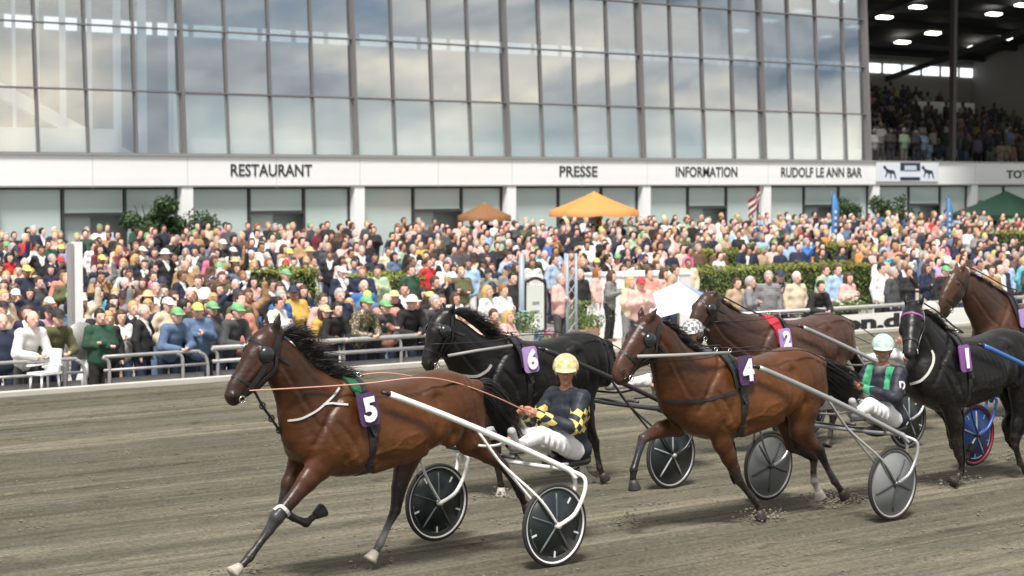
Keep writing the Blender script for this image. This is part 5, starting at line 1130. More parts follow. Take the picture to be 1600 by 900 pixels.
# orange parasol and brown parasol
def parasol(px, Y, half, ztop, zrim, label, col, ns=8):
    x = hx(px, Y); z0 = floor_z(Y); o = empty('parasol', (x, Y, z0), 0, label, 'parasol'); b = MB(); b.tube([(0, 0, 0), (0, 0, ztop-z0)], .035, 8); b.build('pole', M_pale, o, True)
    m_ = mat(label[:20].strip().replace(' ', '_'), col, .7); n = ns
    for i in range(n):
        a0, a1 = 2*math.pi*i/n+.2, 2*math.pi*(i+1)/n+.2; V = []; rows_ = 5
        for r_ in range(rows_+1):
            t = r_/rows_
            for k_ in range(4):
                a = a0+(a1-a0)*k_/3; sag = -.10*t*math.sin(math.pi*k_/3); V.append((half*t*math.cos(a), half*t*math.sin(a), ztop-z0-(ztop-zrim)*(t**.9)+sag*.5))
        V += [(v[0]*1.002, v[1]*1.002, v[2]-.16) for v in V[-4:]]
        F = [(r_*4+k_, r_*4+k_+1, (r_+1)*4+k_+1, (r_+1)*4+k_) for r_ in range(rows_+1) for k_ in range(3)]
        mesh('canopy_panel', V, F, m_, o, True)
        b = MB(); b.tube([(0, 0, ztop-z0-.35), (half*.97*math.cos(a0), half*.97*math.sin(a0), zrim-z0)], .012, 5); b.build('rib', M_pale, o)
    return o
pz = lambda py, px, Y: at_y(px, py, Y)[2]
parasol(928, 52, 1.55, pz(299, 928, 52), pz(329, 928, 52), 'large orange parasol standing in the crowd below PRESSE', (.70, .27, .075))
parasol(757, 56, .95, pz(316, 757, 56), pz(337, 757, 56), 'brown parasol in front of the window left of PRESSE', (.22, .10, .04))
# dark green gazebo
Yg = 55.; gx = hx(1570, Yg); o = empty('gazebo', (gx, Yg, floor_z(Yg)), 0, 'dark green gazebo with pointed roof at the far right', 'gazebo'); zt_, zr_ = pz(298, 1570, Yg)-floor_z(Yg), pz(335, 1570, Yg)-floor_z(Yg)
mg = mat('gazebo_green', (.012, .05, .03), .7); s_ = 1.75
for i in range(4):
    a = [(-s_, -s_), (s_, -s_), (s_, s_), (-s_, s_)]; p0_, p1_ = a[i], a[(i+1) % 4]; mid = ((p0_[0]+p1_[0])*.25, (p0_[1]+p1_[1])*.25)
    mesh('roof_panel', [(0, 0, zt_), (p0_[0]*.5, p0_[1]*.5, zt_*.45+zr_*.55), (p1_[0]*.5, p1_[1]*.5, zt_*.45+zr_*.55), (*p0_, zr_), (*p1_, zr_), (*p0_, zr_-.25), (*p1_, zr_-.25)], [(0, 1, 2), (1, 3, 4, 2), (3, 5, 6, 4)], mg, o)
    b = MB(); b.tube([(*p0_, 0), (*p0_, zr_)], .03, 6); b.build('leg', M_dark, o)
# flags
def feather(px, y0, y1, wpx, Y, label):
    x = hx(px, Y); zb, zt2 = floor_z(Y), at_y(px, y0, Y)[2]; zl = at_y(px, y1, Y)[2]; o = empty('feather_flag', (x, Y, zb), 0, label, 'flag', 'blue feather flags'); H_ = zt2-zb; w0 = wpx/50.
    b = MB(); b.tube([(-w0/2-.01, 0, 0), (-w0/2-.01, 0, H_*.9), (-w0/2+.06, 0, H_)], .014, 6); b.build('pole', M_dark, o)
    V = []; n = 14
    for i in range(n+1):
        t = i/n; z = zl-zb+(H_-(zl-zb))*t; ww = w0*(1 if t < .7 else math.sqrt(max(0.02, 1-((t-.7)/.3)**2))); V += [(-w0/2, .02*math.sin(t*7), z), (-w0/2+ww, .05*math.sin(t*6+1), z)]
    F = [(2*i, 2*i+1, 2*i+3, 2*i+2) for i in range(n)]; q = mesh('cloth', V, F, mat('flag_blue', (.09, .25, .55), .7), o, True); q.modifiers.new('thickness', 'SOLIDIFY').thickness = .006
    for i in range(5): cube('letter_bar', mat('flag_white', (.7, .75, .8), .6), (-.02, -.045, zl-zb+(H_-(zl-zb))*(.2+.11*i)), (w0*.35, .004, .10), o)
feather(1304, 299, 388, 16, 46., 'blue feather flag with white marks standing left of the long hedge end')
feather(1482, 305, 385, 15, 47., 'narrow blue feather flag further right among the crowd')
Yf = 54.; fx = hx(1180, Yf); o = empty('hanging_flag', (fx, Yf, floor_z(Yf)), 0, 'dark red and white striped flag drooping from a pole beside a pillar', 'flag'); z1_ = at_y(1186, 294, Yf)[2]-floor_z(Yf)
b = MB(); b.tube([(.28, 0, 0), (.28, 0, z1_+.05)], .018, 6); b.build('pole', M_pale, o)
for i, cc in enumerate(('r', 'w', 'r', 'w', 'r')):
    m_ = mat('flag_dark_red', (.22, .02, .04), .7) if cc == 'r' else mat('flag_cream', (.7, .62, .62), .7); V = []
    for j in range(9):
        t = j/8; xx = .27-.62*t; fall = .75*t**.8; d0, d1 = .85*i/5, .85*(i+1)/5; V += [(xx, .06*math.sin(t*8+i*.2), z1_-fall*.6-d0*(.55+.3*t)), (xx, .06*math.sin(t*8+i*.2), z1_-fall*.6-d1*(.55+.3*t))]
    mesh('stripe', V, [(2*j, 2*j+2, 2*j+3, 2*j+1) for j in range(8)], m_, o, True)
# white post with round mirror at the left
Yp = 29.9; xp = at_y(121, 480, Yp)[0]; o = empty('timing_post', (xp, Yp, -.5), 0, 'tall white box post with round disc standing behind the rail at left', 'post'); zt_ = at_y(121, 378, Yp)[2]+.5
cube('column', M_white, (0, 0, zt_/2+.5), (.13, .14, zt_-1.0), o); cube('side_panel', M_pale, (-.11, .02, zt_/2+.5), (.05, .14, zt_-1.05), o)
b = MB(); b.lathe([(.0001, -.03), (.30, -.025), (.31, 0), (.30, .025), (.0001, .03)], (-.03, -.16, 1.15), 28, 'y'); b.build('disc', M_pale, o, True)
b = MB(); b.tube(smooth_path([(0, -.05, .95), (.12, -.12, .75), (-.02, -.14, .5), (.08, -.1, .25), (0, 0, 0)], 5), .09, 8); b.build('cable_duct', M_white, o, True); cube('base_box', M_black, (.22, -.1, .62), (.28, .22, .24), o); keep(xp-.45, xp+.45, 28.5, 30.6)
# white plastic chair
xc = at_y(68, 600, 28.9)[0]; o = empty('plastic_chair', (xc, 28.86, -.05), R(20), 'white plastic chair standing outside the rail at far left', 'chair')
for a_, b_ in ((-.2, -.12), (.2, -.12), (-.2, .12), (.2, .12)):
    q = MB(); q.tube([(a_, b_, .04), (a_*.9, b_*.9, .30)], .02, 6); q.build('leg', M_white, o, True)
cube('seat', M_white, (0, 0, .31), (.46, .30, .035), o); cube('backrest', M_white, (.2, 0, .50), (.035, .30, .36), o, (0, R(8), 0)); cube('armrest', M_white, (0, -.16, .43), (.42, .035, .03), o); cube('armrest', M_white, (0, .16, .43), (.42, .035, .03), o)
# framed poster stand
Yq = 33.5; xq = at_y(836, 470, Yq)[0]; o = empty('poster_stand', (xq, Yq, -.5), 0, 'black framed poster stand with arched top behind the horse numbered 6', 'sign'); zt_ = at_y(836, 438, Yq)[2]+.5
cube('panel', mat('poster_paper', (.62, .66, .62), .5), (0, 0, zt_*.62), (.50, .02, zt_*.62), o)
q = MB(); q.tube(smooth_path([(-.29, 0, 0), (-.29, 0, zt_*.9), (-.2, 0, zt_*.99), (0, 0, zt_*1.03), (.2, 0, zt_*.99), (.29, 0, zt_*.9), (.29, 0, 0)], 5), .035, 8); q.build('frame', M_black, o, True); cube('lower_bar', M_black, (0, 0, zt_*.30), (.56, .05, .05), o)
for i in range(3): cube('poster_block', mat('poster_grey', (.25, .28, .27), .6), (.02*i-.03, -.014, zt_*(.45+.12*i)), (.30-.05*i, .006, .06), o)
q = MB(); q.lathe([(.0001, 0), (.045, .0), (.05, .1), (.03, .16), (.0001, .17)], (-.02, -.018, zt_*.36), 10, 'z'); q.build('poster_figure', M_white, o); keep(xq-.6, xq+.6, 29, Yq+.3)
# poles
def pole(px, y0, y1, Y, r, label, lattice=False):
    x = at_y(px, y1, Y)[0]; zt = at_y(px, y0, Y)[2]; o = empty('pole', (x, Y, floor_z(Y)), 0, label, 'pole'); h = zt-floor_z(Y)
    if not lattice: q = MB(); q.tube([(0, 0, 0), (0, 0, h)], r, 10); q.build('shaft', mat('blue_grey_metal', (.30, .36, .42), .4), o, True)
    else:
        cs_ = [(-.13, 0), (.13, .0), (0, .2)]
        for a in cs_: q = MB(); q.tube([(a[0], a[1], 0), (a[0], a[1], h)], .035, 8); q.build('chord', mat('blue_grey_metal', (.30, .36, .42), .4), o, True)
        zz = .1; k_ = 0
        while zz < h-.3:
            for a, b2 in ((0, 1), (1, 2), (2, 0)): q = MB(); q.tube([(*cs_[a], zz), (*cs_[b2], zz+.28)], .012, 5); q.build('brace', M_pale, o)
            zz += .28
pole(815, 395, 520, 32, .06, 'plain blue grey pole left of the framed poster'); pole(893, 396, 520, 33.4, .05, 'blue grey lattice mast beside the standing man in grey trousers', True)
keep(*[hx(893, 33.4)+d for d in (-.4, .4)], 33, 34)
# potted plants and flower tubs
def pot(px, py, Y, label, col, fl=None, hgt=.75, pr=.2, zb=-.5):
    x = at_y(px, py, Y)[0]; o = empty('potted_plant', (x, Y, zb), 0, label, 'plant'); q = MB(); q.lathe([(.0001, 0), (pr*.75, 0), (pr, .34), (pr*1.05, .36), (pr*.9, .34), (.0001, .32)], (0, 0, 0), 16); q.build('pot', mat('pot_'+label.split()[0], col, .7), o, True)
    q = MB(); q.tube([(0, 0, .3), (0, 0, .3+hgt*.5)], .02, 5); q.build('stem', mat('bark', (.06, .04, .03), .9), o)
    P = [np.array([random.gauss(0, pr*.75), random.gauss(0, pr*.7), .36+random.random()*hgt*.75]) for _ in range(420)]; leaf_cloud('foliage', leafmat('pot_leaf', (.14, .20, .06)), P, [rng.normal(0, 1, 3) for _ in P], .04, o)
    if fl:
        for i, c in enumerate(fl):
            P = [np.array([(i-(len(fl)-1)/2)*.30+random.gauss(0, .08), random.gauss(0, .08), .36+hgt*.55+random.gauss(0, .07)]) for _ in range(130)]; leaf_cloud('flowers', leafmat('petal_%d%d%d' % tuple(int(9*k_) for k_ in c), c), P, [np.array([0, 0, 1.])]*130, .035, o)
    keep(x-.4, x+.4, Y-.4, Y+.4); return o
pot(905, 520, 34.5, 'tan pot with leafy green plant at the foot of the mast', (.45, .32, .22), None, .9, .22)
pot(922, 515, 35, 'terracotta round pot beside the leafy plant', (.55, .36, .26), None, .35, .24)
pot(848, 530, 31.3, 'wooden tub with blue and pink flowers on the apron', (.55, .38, .26), [(.10, .22, .55), (.62, .05, .28)], .35, .30)
pot(818, 520, 30.8, 'white urn with pale blue flowers beside the wooden tub', (.75, .72, .70), [(.30, .48, .62)], .5, .22, -.1)
pot(1305, 505, 29.6, 'black pot with white flowers on the right rail, left one', (.02, .02, .02), [(.7, .66, .6)], .30, .16, .0); pot(1330, 505, 29.6, 'black pot with white flowers on the right rail, right one', (.02, .02, .02), [(.7, .66, .6)], .30, .16, .0)
# draped tables, white canopy wall and blue white parasol
def table(px, py, Y, wd, dp, label, col, h=.95):
    x = at_y(px, py, Y)[0]; z = floor_z(Y); o = empty('draped_table', (x, Y, z), 0, label, 'table'); b = MB(); n = 40; P = []
    for i in range(n): a = 2*math.pi*i/n; P.append((wd/2*max(-1, min(1, 1.3*math.cos(a))), dp/2*max(-1, min(1, 1.3*math.sin(a)))))
    V = [(0, 0, h)]+[(x_, y_, h) for x_, y_ in P]+[(x_*(1.04+.05*math.sin(i*1.9)), y_*(1.04+.05*math.sin(i*1.9)), h*.35) for i, (x_, y_) in enumerate(P)]
    F = [(0, i+1, (i+1) % n+1) for i in range(n)]+[(i+1, n+i+1, n+(i+1) % n+1, (i+1) % n+1) for i in range(n)]; mesh('cloth', V, F, mat('cloth_'+label.split()[0], col, .7), o, True)
    q = MB(); q.tube([(0, 0, 0), (0, 0, h-.02)], .04, 8); q.build('leg', M_pale, o)
    for i in range(6): q = MB(); c_ = (random.uniform(-.3, .3)*wd, random.uniform(-.3, .3)*dp, h); q.lathe([(.03, 0), (.035, .02), (.03, .12), (.02, .14), (.0001, .14)], c_, 8); q.build('cup', mat('paper_cup', (.7, .72, .74), .5), o)
    keep(x-wd/2-.2, x+wd/2+.2, Y-dp/2-.3, Y+dp/2+.2); return o
table(1240, 405, 43.6, 2.2, .9, 'blue and white clothed table between the two rear hedges', (.28, .40, .68), 1.35)
Yw = 35.6; xa_, xb_ = at_y(976, 450, Yw)[0], at_y(1078, 450, Yw)[0]; o = empty('white_stall', ((xa_+xb_)/2, Yw, -.5), 0, 'white box stall behind the head of the horse numbered 4', 'stall'); zt_ = at_y(1020, 431, Yw)[2]+.5
cube('front_panel', mat('stall_white', (.66, .66, .66), .6), (0, 0, zt_/2), (xb_-xa_, .05, zt_), o); cube('side_panel', M_white, (-(xb_-xa_)/2, .7, zt_/2), (.05, 1.4, zt_), o); cube('roof_panel', M_white, (0, .7, zt_+.03), (xb_-xa_+.1, 1.5, .05), o); keep(xa_-.3, xb_+.3, Yw-.3, Yw+1.6)
# tilted white parasol with blue print
Yu = 32.3; xu = at_y(1060, 500, Yu)[0]; o = empty('parasol', (xu, Yu, -.5), 0, 'low white and blue parasol behind the neck of the horse numbered 4', 'parasol'); q = MB(); q.tube([(0, 0, 0), (0, 0, 1.62)], .03, 8); q.build('pole', M_pale, o, True)
mw = mat('parasol_white', (.70, .74, .86), .6); mb_ = mat('parasol_blue', (.22, .32, .66), .6)
zc, zr = at_y(1060, 441, Yu)[2]+.5, at_y(1060, 492, Yu)[2]+.5
for i in range(8):
    a0, a1 = math.pi*i/4, math.pi*(i+1)/4; rr = 1.08; V = [(0, 0, zc), (rr*.55*math.cos(a0), rr*.55*math.sin(a0), zc-(zc-zr)*.35), (rr*.55*math.cos(a1), rr*.55*math.sin(a1), zc-(zc-zr)*.35), (rr*math.cos(a0), rr*math.sin(a0), zr+.12), (rr*math.cos(a1), rr*math.sin(a1), zr+.12), (rr*math.cos((a0+a1)/2)*.97, rr*math.sin((a0+a1)/2)*.97, zr)]
    mesh('canopy_panel', V, [(0, 1, 2), (1, 3, 5), (1, 5, 2), (2, 5, 4)], mb_ if i in (6,) else mw, o, False)
for dx_, dz_, wx, wz in ((-.12, .22, .16, .10), (.12, .14, .10, .20), (.34, .20, .2, .16)): cube('printed_mark', M_navy, (dx_, -.93, zr+dz_), (wx, .02, wz), o, (R(-20), 0, 0))
keep(xu-.9, xu+.9, Yu-.9, Yu+.9)
# low dark planter step on the apron
xa_ = at_y(893, 540, 30.6)[0]; xb_ = at_y(1000, 540, 30.6)[0]; props(cube('paved_step', mat('step_grey', (.22, .20, .18), .9, noise=.1), ((xa_+xb_)/2, 31.6, -.44), (xb_-xa_, .5, .12)), kind='structure')
# clods thrown up by the hooves and wheel marks
cl = MB()
def clods(x, y, n, sx, sy, smin, smax, zr=0.):
    for _ in range(n):
        s_ = random.uniform(smin, smax); c = np.array([x+random.gauss(0, sx), y+random.gauss(0, sy), abs(random.gauss(0, zr))+s_*.2]); 
        V = [c+np.array(v)*s_*np.array([random.uniform(.7, 1.4), random.uniform(.7, 1.3), random.uniform(.4, .8)]) for v in ((1, 0, 0), (-1, 0, 0), (0, 1, 0), (0, -1, 0), (0, 0, 1), (0, 0, -1))]
        cl.add(V, [(0, 2, 4), (2, 1, 4), (1, 3, 4), (3, 0, 4), (2, 0, 5), (1, 2, 5), (3, 1, 5), (0, 3, 5)])
for px, py, n in ((1325, 785, 220), (1290, 780, 120), (1590, 715, 260), (1190, 815, 140), (1490, 756, 120), (790, 778, 60), (980, 820, 60), (575, 880, 30), (370, 895, 40)):
    g = at_z(px, py, 0); clods(g[0], g[1], n, .16, .10, .006, .022, .05)
for _ in range(2600): clods(random.uniform(6, 30), random.uniform(9.5, 27), 1, 0, 0, .004, .020)
for _ in range(90): clods(random.uniform(6, 26), random.uniform(10, 24), 14, .12, .05, .006, .020)
props(cl.build('clods', mat('loose_grit', (.17, .15, .12), .95)), kind='stuff')
# ------------------------------------------------------------------ placing the crowd
# plaza kept mostly clear in the middle of the apron
keep(hx(588, 38), hx(668, 38), 36.0, 39.); keep(hx(440, 38), hx(480, 38), 36.6, 39.)
pl0, pl1 = at_y(700, 520, 31.)[0], at_y(1110, 520, 31.)[0]
def spc(col, head, fem=False, suit=False, tr='navy', skin=0): return dict(fem=fem, col=col, head=head, suit=suit, tr=tr, skin=SKT[skin])
FRONT = [  # px of the head, distance behind the rail, pose, look
 (33, .45, 'rail', spc('white', ('balding', 'brown'), tr='dark grey')), (3, .5, 'down', spc('navy', ('balding', 'grey'))), (75, .6, 'rail', spc('olive green', ('cap', 'black'))),
 (155, .45, 'rail', spc('dark green', ('short', 'dark'), tr='black')), (168, .9, 'down', spc('black', ('long', 'blond'), True, tr='black')), (188, 1.2, 'clap', spc('white', ('long', 'brown'), True, tr='denim blue')), (222, .8, 'down', spc('black', ('balding', 'grey'), False, True)),
 (262, .5, 'rail', spc('denim blue', ('cap', 'green'))), (285, .9, 'cross', spc('black', ('short', 'dark'))), (308, .5, 'rail', spc('denim blue', ('cap', 'yellow green'))), (330, .9, 'down', spc('dark grey', ('cap', 'green'))), (352, .5, 'rail', spc('dark grey', ('cap', 'green'))),
 (375, .9, 'down', spc('coral', ('balding', 'grey'), skin=3)), (492, .6, 'rail', spc('mustard yellow', ('cap', 'straw'), True)), (512, .5, 'rail', spc('black', ('short', 'dark'))), (553, .5, 'rail', spc('olive green', ('cap', 'green'))), (586, .6, 'rail', spc('dark grey', ('cap', 'green'))),
 (604, .5, 'cross', spc('coral', ('balding', 'brown'))), (634, .5, 'rail', spc('black', ('hat', 'white'))), (662, .5, 'rail', spc('dark grey', ('short', 'grey'))), (530, 1.4, 'down', spc('navy', ('short', 'grey'))), (207, 1.7, 'phone', spc('black', ('short', 'blond'), False, True)),
 (438, 3.0, 'down', spc('blue', ('short', 'grey'), tr='beige')), (72, 3.0, 'down', spc('pink', ('cap', 'black'), True)), (568, 4.3, 'down', spc('blue', ('balding', 'grey'))), (270, 4.0, 'down', spc('navy', ('short', 'brown'), False, True)), (180, 6.8, 'down', spc('turquoise', ('short', 'blond'), True)),
 (700, .7, 'seated', spc('pale pink', ('short', 'white'))), (722, 1.3, 'seated', spc('cream', ('long', 'blond'), True)), (746, .8, 'seated', spc('pale pink', ('short', 'grey'))), (770, 1.2, 'seated', spc('tan', ('short', 'brown'))), (792, .8, 'seated', spc('pale pink', ('long', 'blond'), True)), (760, 2.4, 'down', spc('white', ('long', 'blond'), True)),
 (874, 4.6, 'cross', spc('pale pink', ('short', 'grey'), tr='dark grey')), (952, 5.8, 'clap', spc('black', ('long', 'brown'), True, tr='black')), (932, 7.5, 'down', spc('pale pink', ('long', 'ginger'), True, tr='white')), (905, 6.6, 'down', spc('black', ('short', 'grey'))), (800, 4.6, 'down', spc('black', ('short', 'dark'))), (1000, 2.0, 'clap', spc('pale pink', ('cap', 'red'))), (1012, 4.4, 'clap', spc('coral', ('short', 'brown'))),
 (982, 3.2, 'clap', spc('cream', ('long', 'blond'), True)), (1036, 5.6, 'down', spc('pale pink', ('long', 'brown'), True)), (1052, 5.4, 'down', spc('beige', ('short', 'brown'))),
 (1268, .25, 'rail', spc('black', ('short', 'dark'))), (1150, 1.5, 'down', spc('beige', ('short', 'brown'))), (1200, 1.2, 'down', spc('navy', ('short', 'grey'))), (1218, 1.7, 'down', spc('navy', ('cap', 'navy'))), (1243, 1.1, 'down', spc('cream', ('short', 'white'))), (1286, 3.1, 'down', spc('pale green', ('short', 'brown'))), (1306, 2.9, 'down', spc('pale blue', ('short', 'brown'))), (1322, 1.3, 'clap', spc('pale pink', ('long', 'brown'), True)), (1170, 1.0, 'cross', spc('grey', ('short', 'grey'))), (1375, 2.5, 'down', spc('white', ('short', 'dark'), tr='black')), (1393, 1.6, 'down', spc('dark grey', ('short', 'grey'))),
 (865, 9.8, 'down', spc('pale blue', ('short', 'brown'))), (668, 11., 'down', spc('red', ('short', 'brown'))), (640, 8.6, 'down', spc('dark green', ('short', 'brown')))]
ppl = []
for px, dy, pose, s_ in FRONT:
    Y = YB+dy; p_ = at_y(px, 500, Y); ppl.append((p_[0], Y, floor_z(Y), pose, s_, True))
occ = [(a, b) for a, b, *_ in ppl]
Y = YB+.95; row = 0; cand = []
while Y < 56.6:
    xL_, xR_ = at_y(-30, 400, Y)[0], at_y(1640, 400, Y)[0]; x = xL_+random.random()*.5
    while x < xR_:
        yy = Y+random.uniform(-.28, .28); xx = x+random.uniform(-.12, .12); px = px_of((xx, yy, .8))[0]; ok = free(xx, yy) and all((xx-a)**2+(yy-b)**2 > .40**2 for a, b in occ)
        if pl0 < xx and px < 1090 and yy < 36.6 and not (px < 800 and yy < 34 and random.random() < .55): ok = False
        if 800 < px < 1090 and 36 < yy < 38.5 and random.random() < .5: ok = False
        if 1085 < px < 1372 and yy < 37.6: ok = False
        if 1372 <= px and yy < 31: ok = False
        if random.random() < .07: ok = False
        if ok: cand.append((xx, yy)); occ.append((xx, yy))
        x += random.uniform(.56, .92) if Y > 38 else random.uniform(.56, .94)
    Y += 1.28 if Y < 44 else 1.5; row += 1
cand.sort(key=lambda c: px_of((c[0], c[1], 1))[2])
PW_ = [('down', 6), ('cross', 3), ('clap', 4), ('phone', 1.6), ('wave', .25), ('pocket', 2), ('chin', 2)]
for xx, yy in cand:
    pose = random.choices([a for a, _ in PW_], [b for _, b in PW_])[0]; ppl.append((xx, yy, floor_z(yy), pose, None, False))
NIND = 294; made = 0; far = []
for (xx, yy, z, pose, s_, fixed) in ppl:
    if made >= NIND: far.append((xx, yy, z, pose)); continue
    px = px_of((xx, yy, z+1.5))[0]; depth = yy-YB; rowt = 'at the rail' if depth < 1.1 else ('near the rail' if depth < 3.2 else ('in the middle rows' if depth < 8 else 'on the terrace'))
    for tr_ in range(200):
        q = s_ if fixed and tr_ == 0 else (spec() if not fixed else s_)
        if fixed and tr_ > 0: pose = random.choice(['down', 'cross', 'clap', 'chin', 'rail'])
        base_ = txt(q, pose); z_ = zone_txt(px, 0); lab = '%s, %s' % (base_, z_); key = lab
        if len(lab.split()) > 16: lab = '%s, %s' % (base_.replace(' suit jacket', ' jacket').replace('standing with arms down', 'arms down').replace('leaning forward on forearms', 'leaning on the rail').replace('with folded', 'folded'), z_)
        if lab not in used and len(lab.split()) <= 16: break
    used.add(lab); yaw = -math.pi/2+random.gauss(.05, .35)-(.25 if not fixed else 0)
    if pose == 'rail': yaw = -math.pi/2+random.gauss(0, .12)
    person(xx, yy, z, yaw, pose, q, lab, (random.uniform(.96, 1.04) if fixed else random.uniform(.92, 1.02))*(1.0 if not q['fem'] else .96)); made += 1
# the farther crowd: too many to single out, one mass of real figures
def low_kit(pose):
    k = person_kit(pose, random.random() < .4, .07); out_ = []
    for nm in ('body', 'top', 'trousers'):
        me = k[nm]; V = np.array([v.co[:] for v in me.vertices]); F = [tuple(p.vertices) for p in me.polygons]; out_.append((nm, V, F))
    h = HEADS['short']; return out_, k['hd']
b_ = Body((-.2, -.2, -.2), (.2, .2, .25), .045); b_.ell((-.012, 0, .04), (.112, .092, .115), .01); b_.carve(lambda P: np.minimum(P[..., 0]-.02, .07-P[..., 2])); hl = b_.mesh('hair', M_hr, link=False)
HV = np.array([v.co[:] for v in hl.vertices]); HF = [tuple(p.vertices) for p in hl.polygons]
LOW = {}
for p in ('down', 'clap', 'cross', 'phone', 'chin'):
    LOW[p] = low_kit(p)
def mass(name, lst, parent=None, shade_dim=1., palette=None):
    V = []; F = []; C = []; n0 = 0
    for (xx, yy, z, pose) in lst:
        parts_, hd_ = LOW[pose if pose in LOW else 'down']; q = spec(); a = -math.pi/2+random.gauss(-.15, .35); M_ = rot_z(a)*random.uniform(.92, 1.02); t_ = np.array([xx, yy, z])
        for nm, v, f in parts_:
            c = tuple(np.array(q['skin'])*(.35 if shade_dim < 1 else 1)) if nm == 'body' else COLS[q['col']] if nm == 'top' else COLS[q['tr']]
            V.append(v@M_.T+t_); F += [tuple(i+n0 for i in g) for g in f]; C.append(np.tile(np.array(c)*shade_dim, (len(v), 1))); n0 += len(v)
        v = HV*1.15+hd_; hk, hc = q['head']; c = np.array(CAPS[hc] if hk in ('cap', 'hat') else HAIR[hc])*(1 if shade_dim == 1 else .3); V.append(v@M_.T+t_); F += [tuple(i+n0 for i in g) for g in HF]; C.append(np.tile(np.array(c), (len(v), 1))); n0 += len(v)
    o = mesh(name, np.vstack(V), F, mat('crowd_cloth', rough=.8, attr='col'), parent, True, np.vstack(C)); o['kind'] = 'stuff'; return o
mass('crowd', far)
tier = []
for i in range(n_t):
    Yt = YF+1.4+(i+.5)*(YB2-YF-1.0)/n_t-.5
    x = XG+.3
    while x < 92:
        px_, py_, _k = px_of((x, Yt, tier_z(Yt)+1.3))
        if px_ < 1640 and random.random() < .93 and not (1432 < px_ < 1520 and 8 <= i <= 9): tier.append((x, Yt+random.uniform(-.2, .2), tier_z(Yt)-(.35 if random.random() < .5 else 0), random.choice(['down', 'cross', 'clap', 'chin'])))
        x += random.uniform(.5, .8)
mass('tier_crowd', tier, None, .24)  # shade under the roof painted into clothes, skin and hair
# white stair wall inside the open tier
wa, wb = at_y(1428, 188, 69.), at_y(1520, 205, 69.)
gp('stair_wall', mat('stair_white', (.55, .54, .50), .7), ((wa[0]+wb[0])/2, 69., tier_z(69)+.75), (wb[0]-wa[0], .2, 1.5))
# ================================================================== THE FIELD OF HORSES
for S_ in (H5, H4, H6, H2, H1, H7): horse(S_)
M_dgm = mat('graphite_tube', (.10, .105, .11), .3, .6); M_silv = mat('silver_tube', (.42, .43, .44), .3, .6)
WS = dict(rim=M_whitem, disc=mat('disc_black', (.012, .018, .02), .35), spoke=mat('spoke_grey', (.09, .105, .11), .5), mark=mat('mark_white', (.7, .7, .7), .5), hub=M_whitem)
s5 = sulky(11.23, 13.6, dict(WS, shaft=M_whitem, whiteseat=True, label='white shafted sulky with black disc wheels pulled by the leading brown horse'))
s4 = sulky(15.26, 13.3, dict(rim=M_pale, disc=mat('disc_grey', (.19, .20, .20), .4), spoke=mat('spoke_dark', (.05, .055, .06), .5), mark=M_pale, marks=False, hub=M_dgm, shaft=M_silv, a0=-1.55, label='silver shafted sulky with pale grey disc wheels behind the horse numbered 4'))
s6 = sulky(15.06, 16.1, dict(rim=M_pale, disc=WS['disc'], spoke=M_grey, mark=WS['mark'], marks=False, hub=M_pale, shaft=mat('black_tube', (.02, .02, .022), .35), label='black shafted sulky with black disc wheels behind the black horse numbered 6'))
s2 = sulky(19.5, 16.55, dict(rim=M_dark, disc=WS['disc'], spoke=M_grey, mark=WS['mark'], hub=M_dgm, shaft=M_silv, label='sulky with plain black wheels behind the dark brown horse numbered 2'))
s1 = sulky(18.9, 13.5, dict(rim=mat('rim_red', (.45, .03, .04), .4), disc=mat('disc_blue', (.015, .06, .22), .4), spoke=mat('spoke_white', (.62, .60, .62), .5), mark=mat('mark_pale_blue', (.25, .42, .62), .5), hub=M_dark, shaft=mat('blue_tube', (.04, .12, .38), .35), label='blue shafted sulky with blue wheels rimmed in red behind the black horse numbered 1'))
d5, h5 = driver(11.23, 13.6, dict(label='driver in yellow helmet and dark blue jacket with yellow diamond checks, white trousers', jacket=(.012, .016, .028), jmat=check_mat(), zone=zone5, helmet=((.58, .40, .10), (.70, .62, .36)), hpat=(.70, .62, .38), skin=(.42, .20, .12), yaw=.85, el=(-.72, .275, 1.07), hn=(-.45, .10, 1.19)))
def paint4(P, C):
    C = C.copy(); g = (P[:, 0] > -.93) & (np.abs(np.abs(P[:, 1])-.13) < .045) & (P[:, 2] > 1.08) & (P[:, 2] < 1.38); C[g & (P[:, 1] > -.3)] = (.06, .36, .19); return C
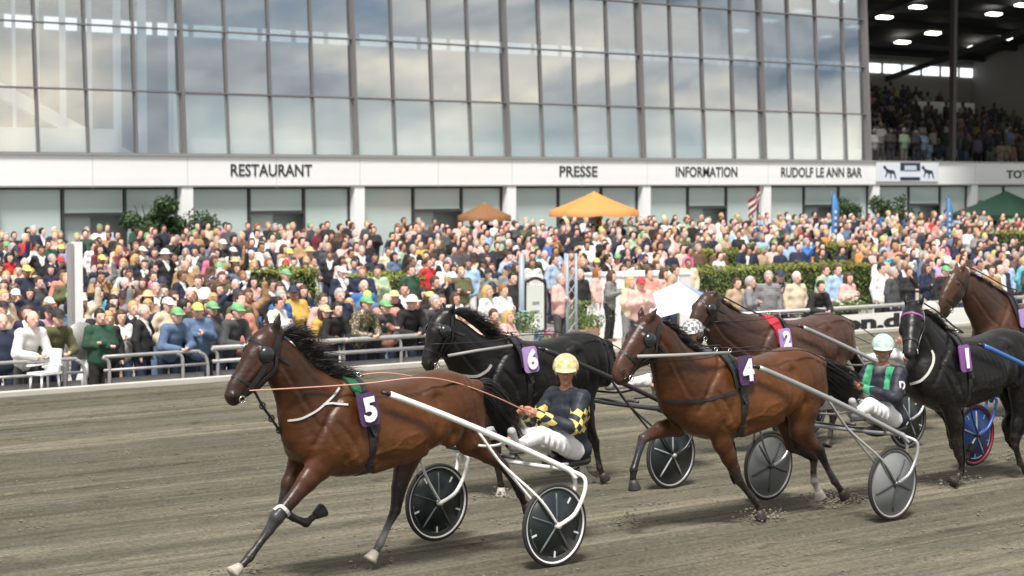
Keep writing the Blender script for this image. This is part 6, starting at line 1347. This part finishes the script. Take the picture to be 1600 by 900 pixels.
d4, h4 = driver(15.26, 13.3, dict(label='driver in mint green helmet and navy jacket with green bands and white collar', jacket=(.014, .015, .030), paint=paint4, collar=(.7, .7, .68), helmet=((.30, .52, .44), (.55, .68, .62)), hpat=(.52, .66, .60), skin=(.40, .20, .13), yaw=.7, lean=.02))
d6, h6 = driver(15.34, 16.1, dict(label='driver in white helmet with grey marks, mostly hidden behind the horse numbered 4', jacket=(.06, .06, .07), helmet=((.70, .70, .70), (.6, .6, .6)), hpat=(.15, .15, .16)), vox=.013)
d2, h2 = driver(20.1, 16.55, dict(label='driver in white jacket half hidden behind the head of the black horse numbered 1', jacket=(.66, .64, .58), helmet=((.62, .56, .52), (.6, .55, .5)), hpat=(.5, .45, .42)), vox=.013)
# sleeve letter on the near arm of the green banded jacket
text_obj('sleeve_letter', 'D', .12, M_num, d4, (.125, .30, 1.20), (R(90), 0, R(180)), .004, .004)
def T5(x, y, w, X=11.23, Y=13.6): return Rig(X, Y).T(x, y, w)
M_rp = mat('pink_rein', (.62, .30, .24), .5); M_rw = mat('pale_rein', (.50, .47, .43), .5)
for s_, nm in ((1, 'salmon pink rein on the near side of the leading brown horse'), (-1, 'salmon pink rein on the far side of the leading brown horse')):
    rein(11.23, 13.6, nm, [(2.52, s_*.09, 1.60), (2.1, s_*.17, 1.60), (1.52, s_*.22, 1.60), (1.0, s_*.27, 1.62), (.62, s_*.24, 1.56), (.2, s_*.24, 1.42), (-.2, s_*.16, 1.27), (-.42, s_*.10, 1.20)], .011, M_rp, .5)
for (X_, Y_, num, mt_) in ((15.26, 13.3, 'bright brown horse with the raised front leg', M_strap), (15.06, 16.1, 'black horse next to the leader', M_strap), (19.5, 16.55, 'dark brown horse with the red pad', M_strap)):
    for s_, nm in ((1, 'near'), (-1, 'far')):
        rein(X_, Y_, 'dark rein on the %s side of the %s' % (nm, num), [(2.62, s_*.10, 1.62), (2.0, s_*.22, 1.62), (1.48, s_*.20, 1.66), (1.0, s_*.25, 1.64), (.6, s_*.26, 1.62), (.1, s_*.22, 1.42), (-.42, s_*.12, 1.20)], .010, mt_, .5)
# hanging martingale of the leader
Rg5 = Rig(11.23, 13.6)
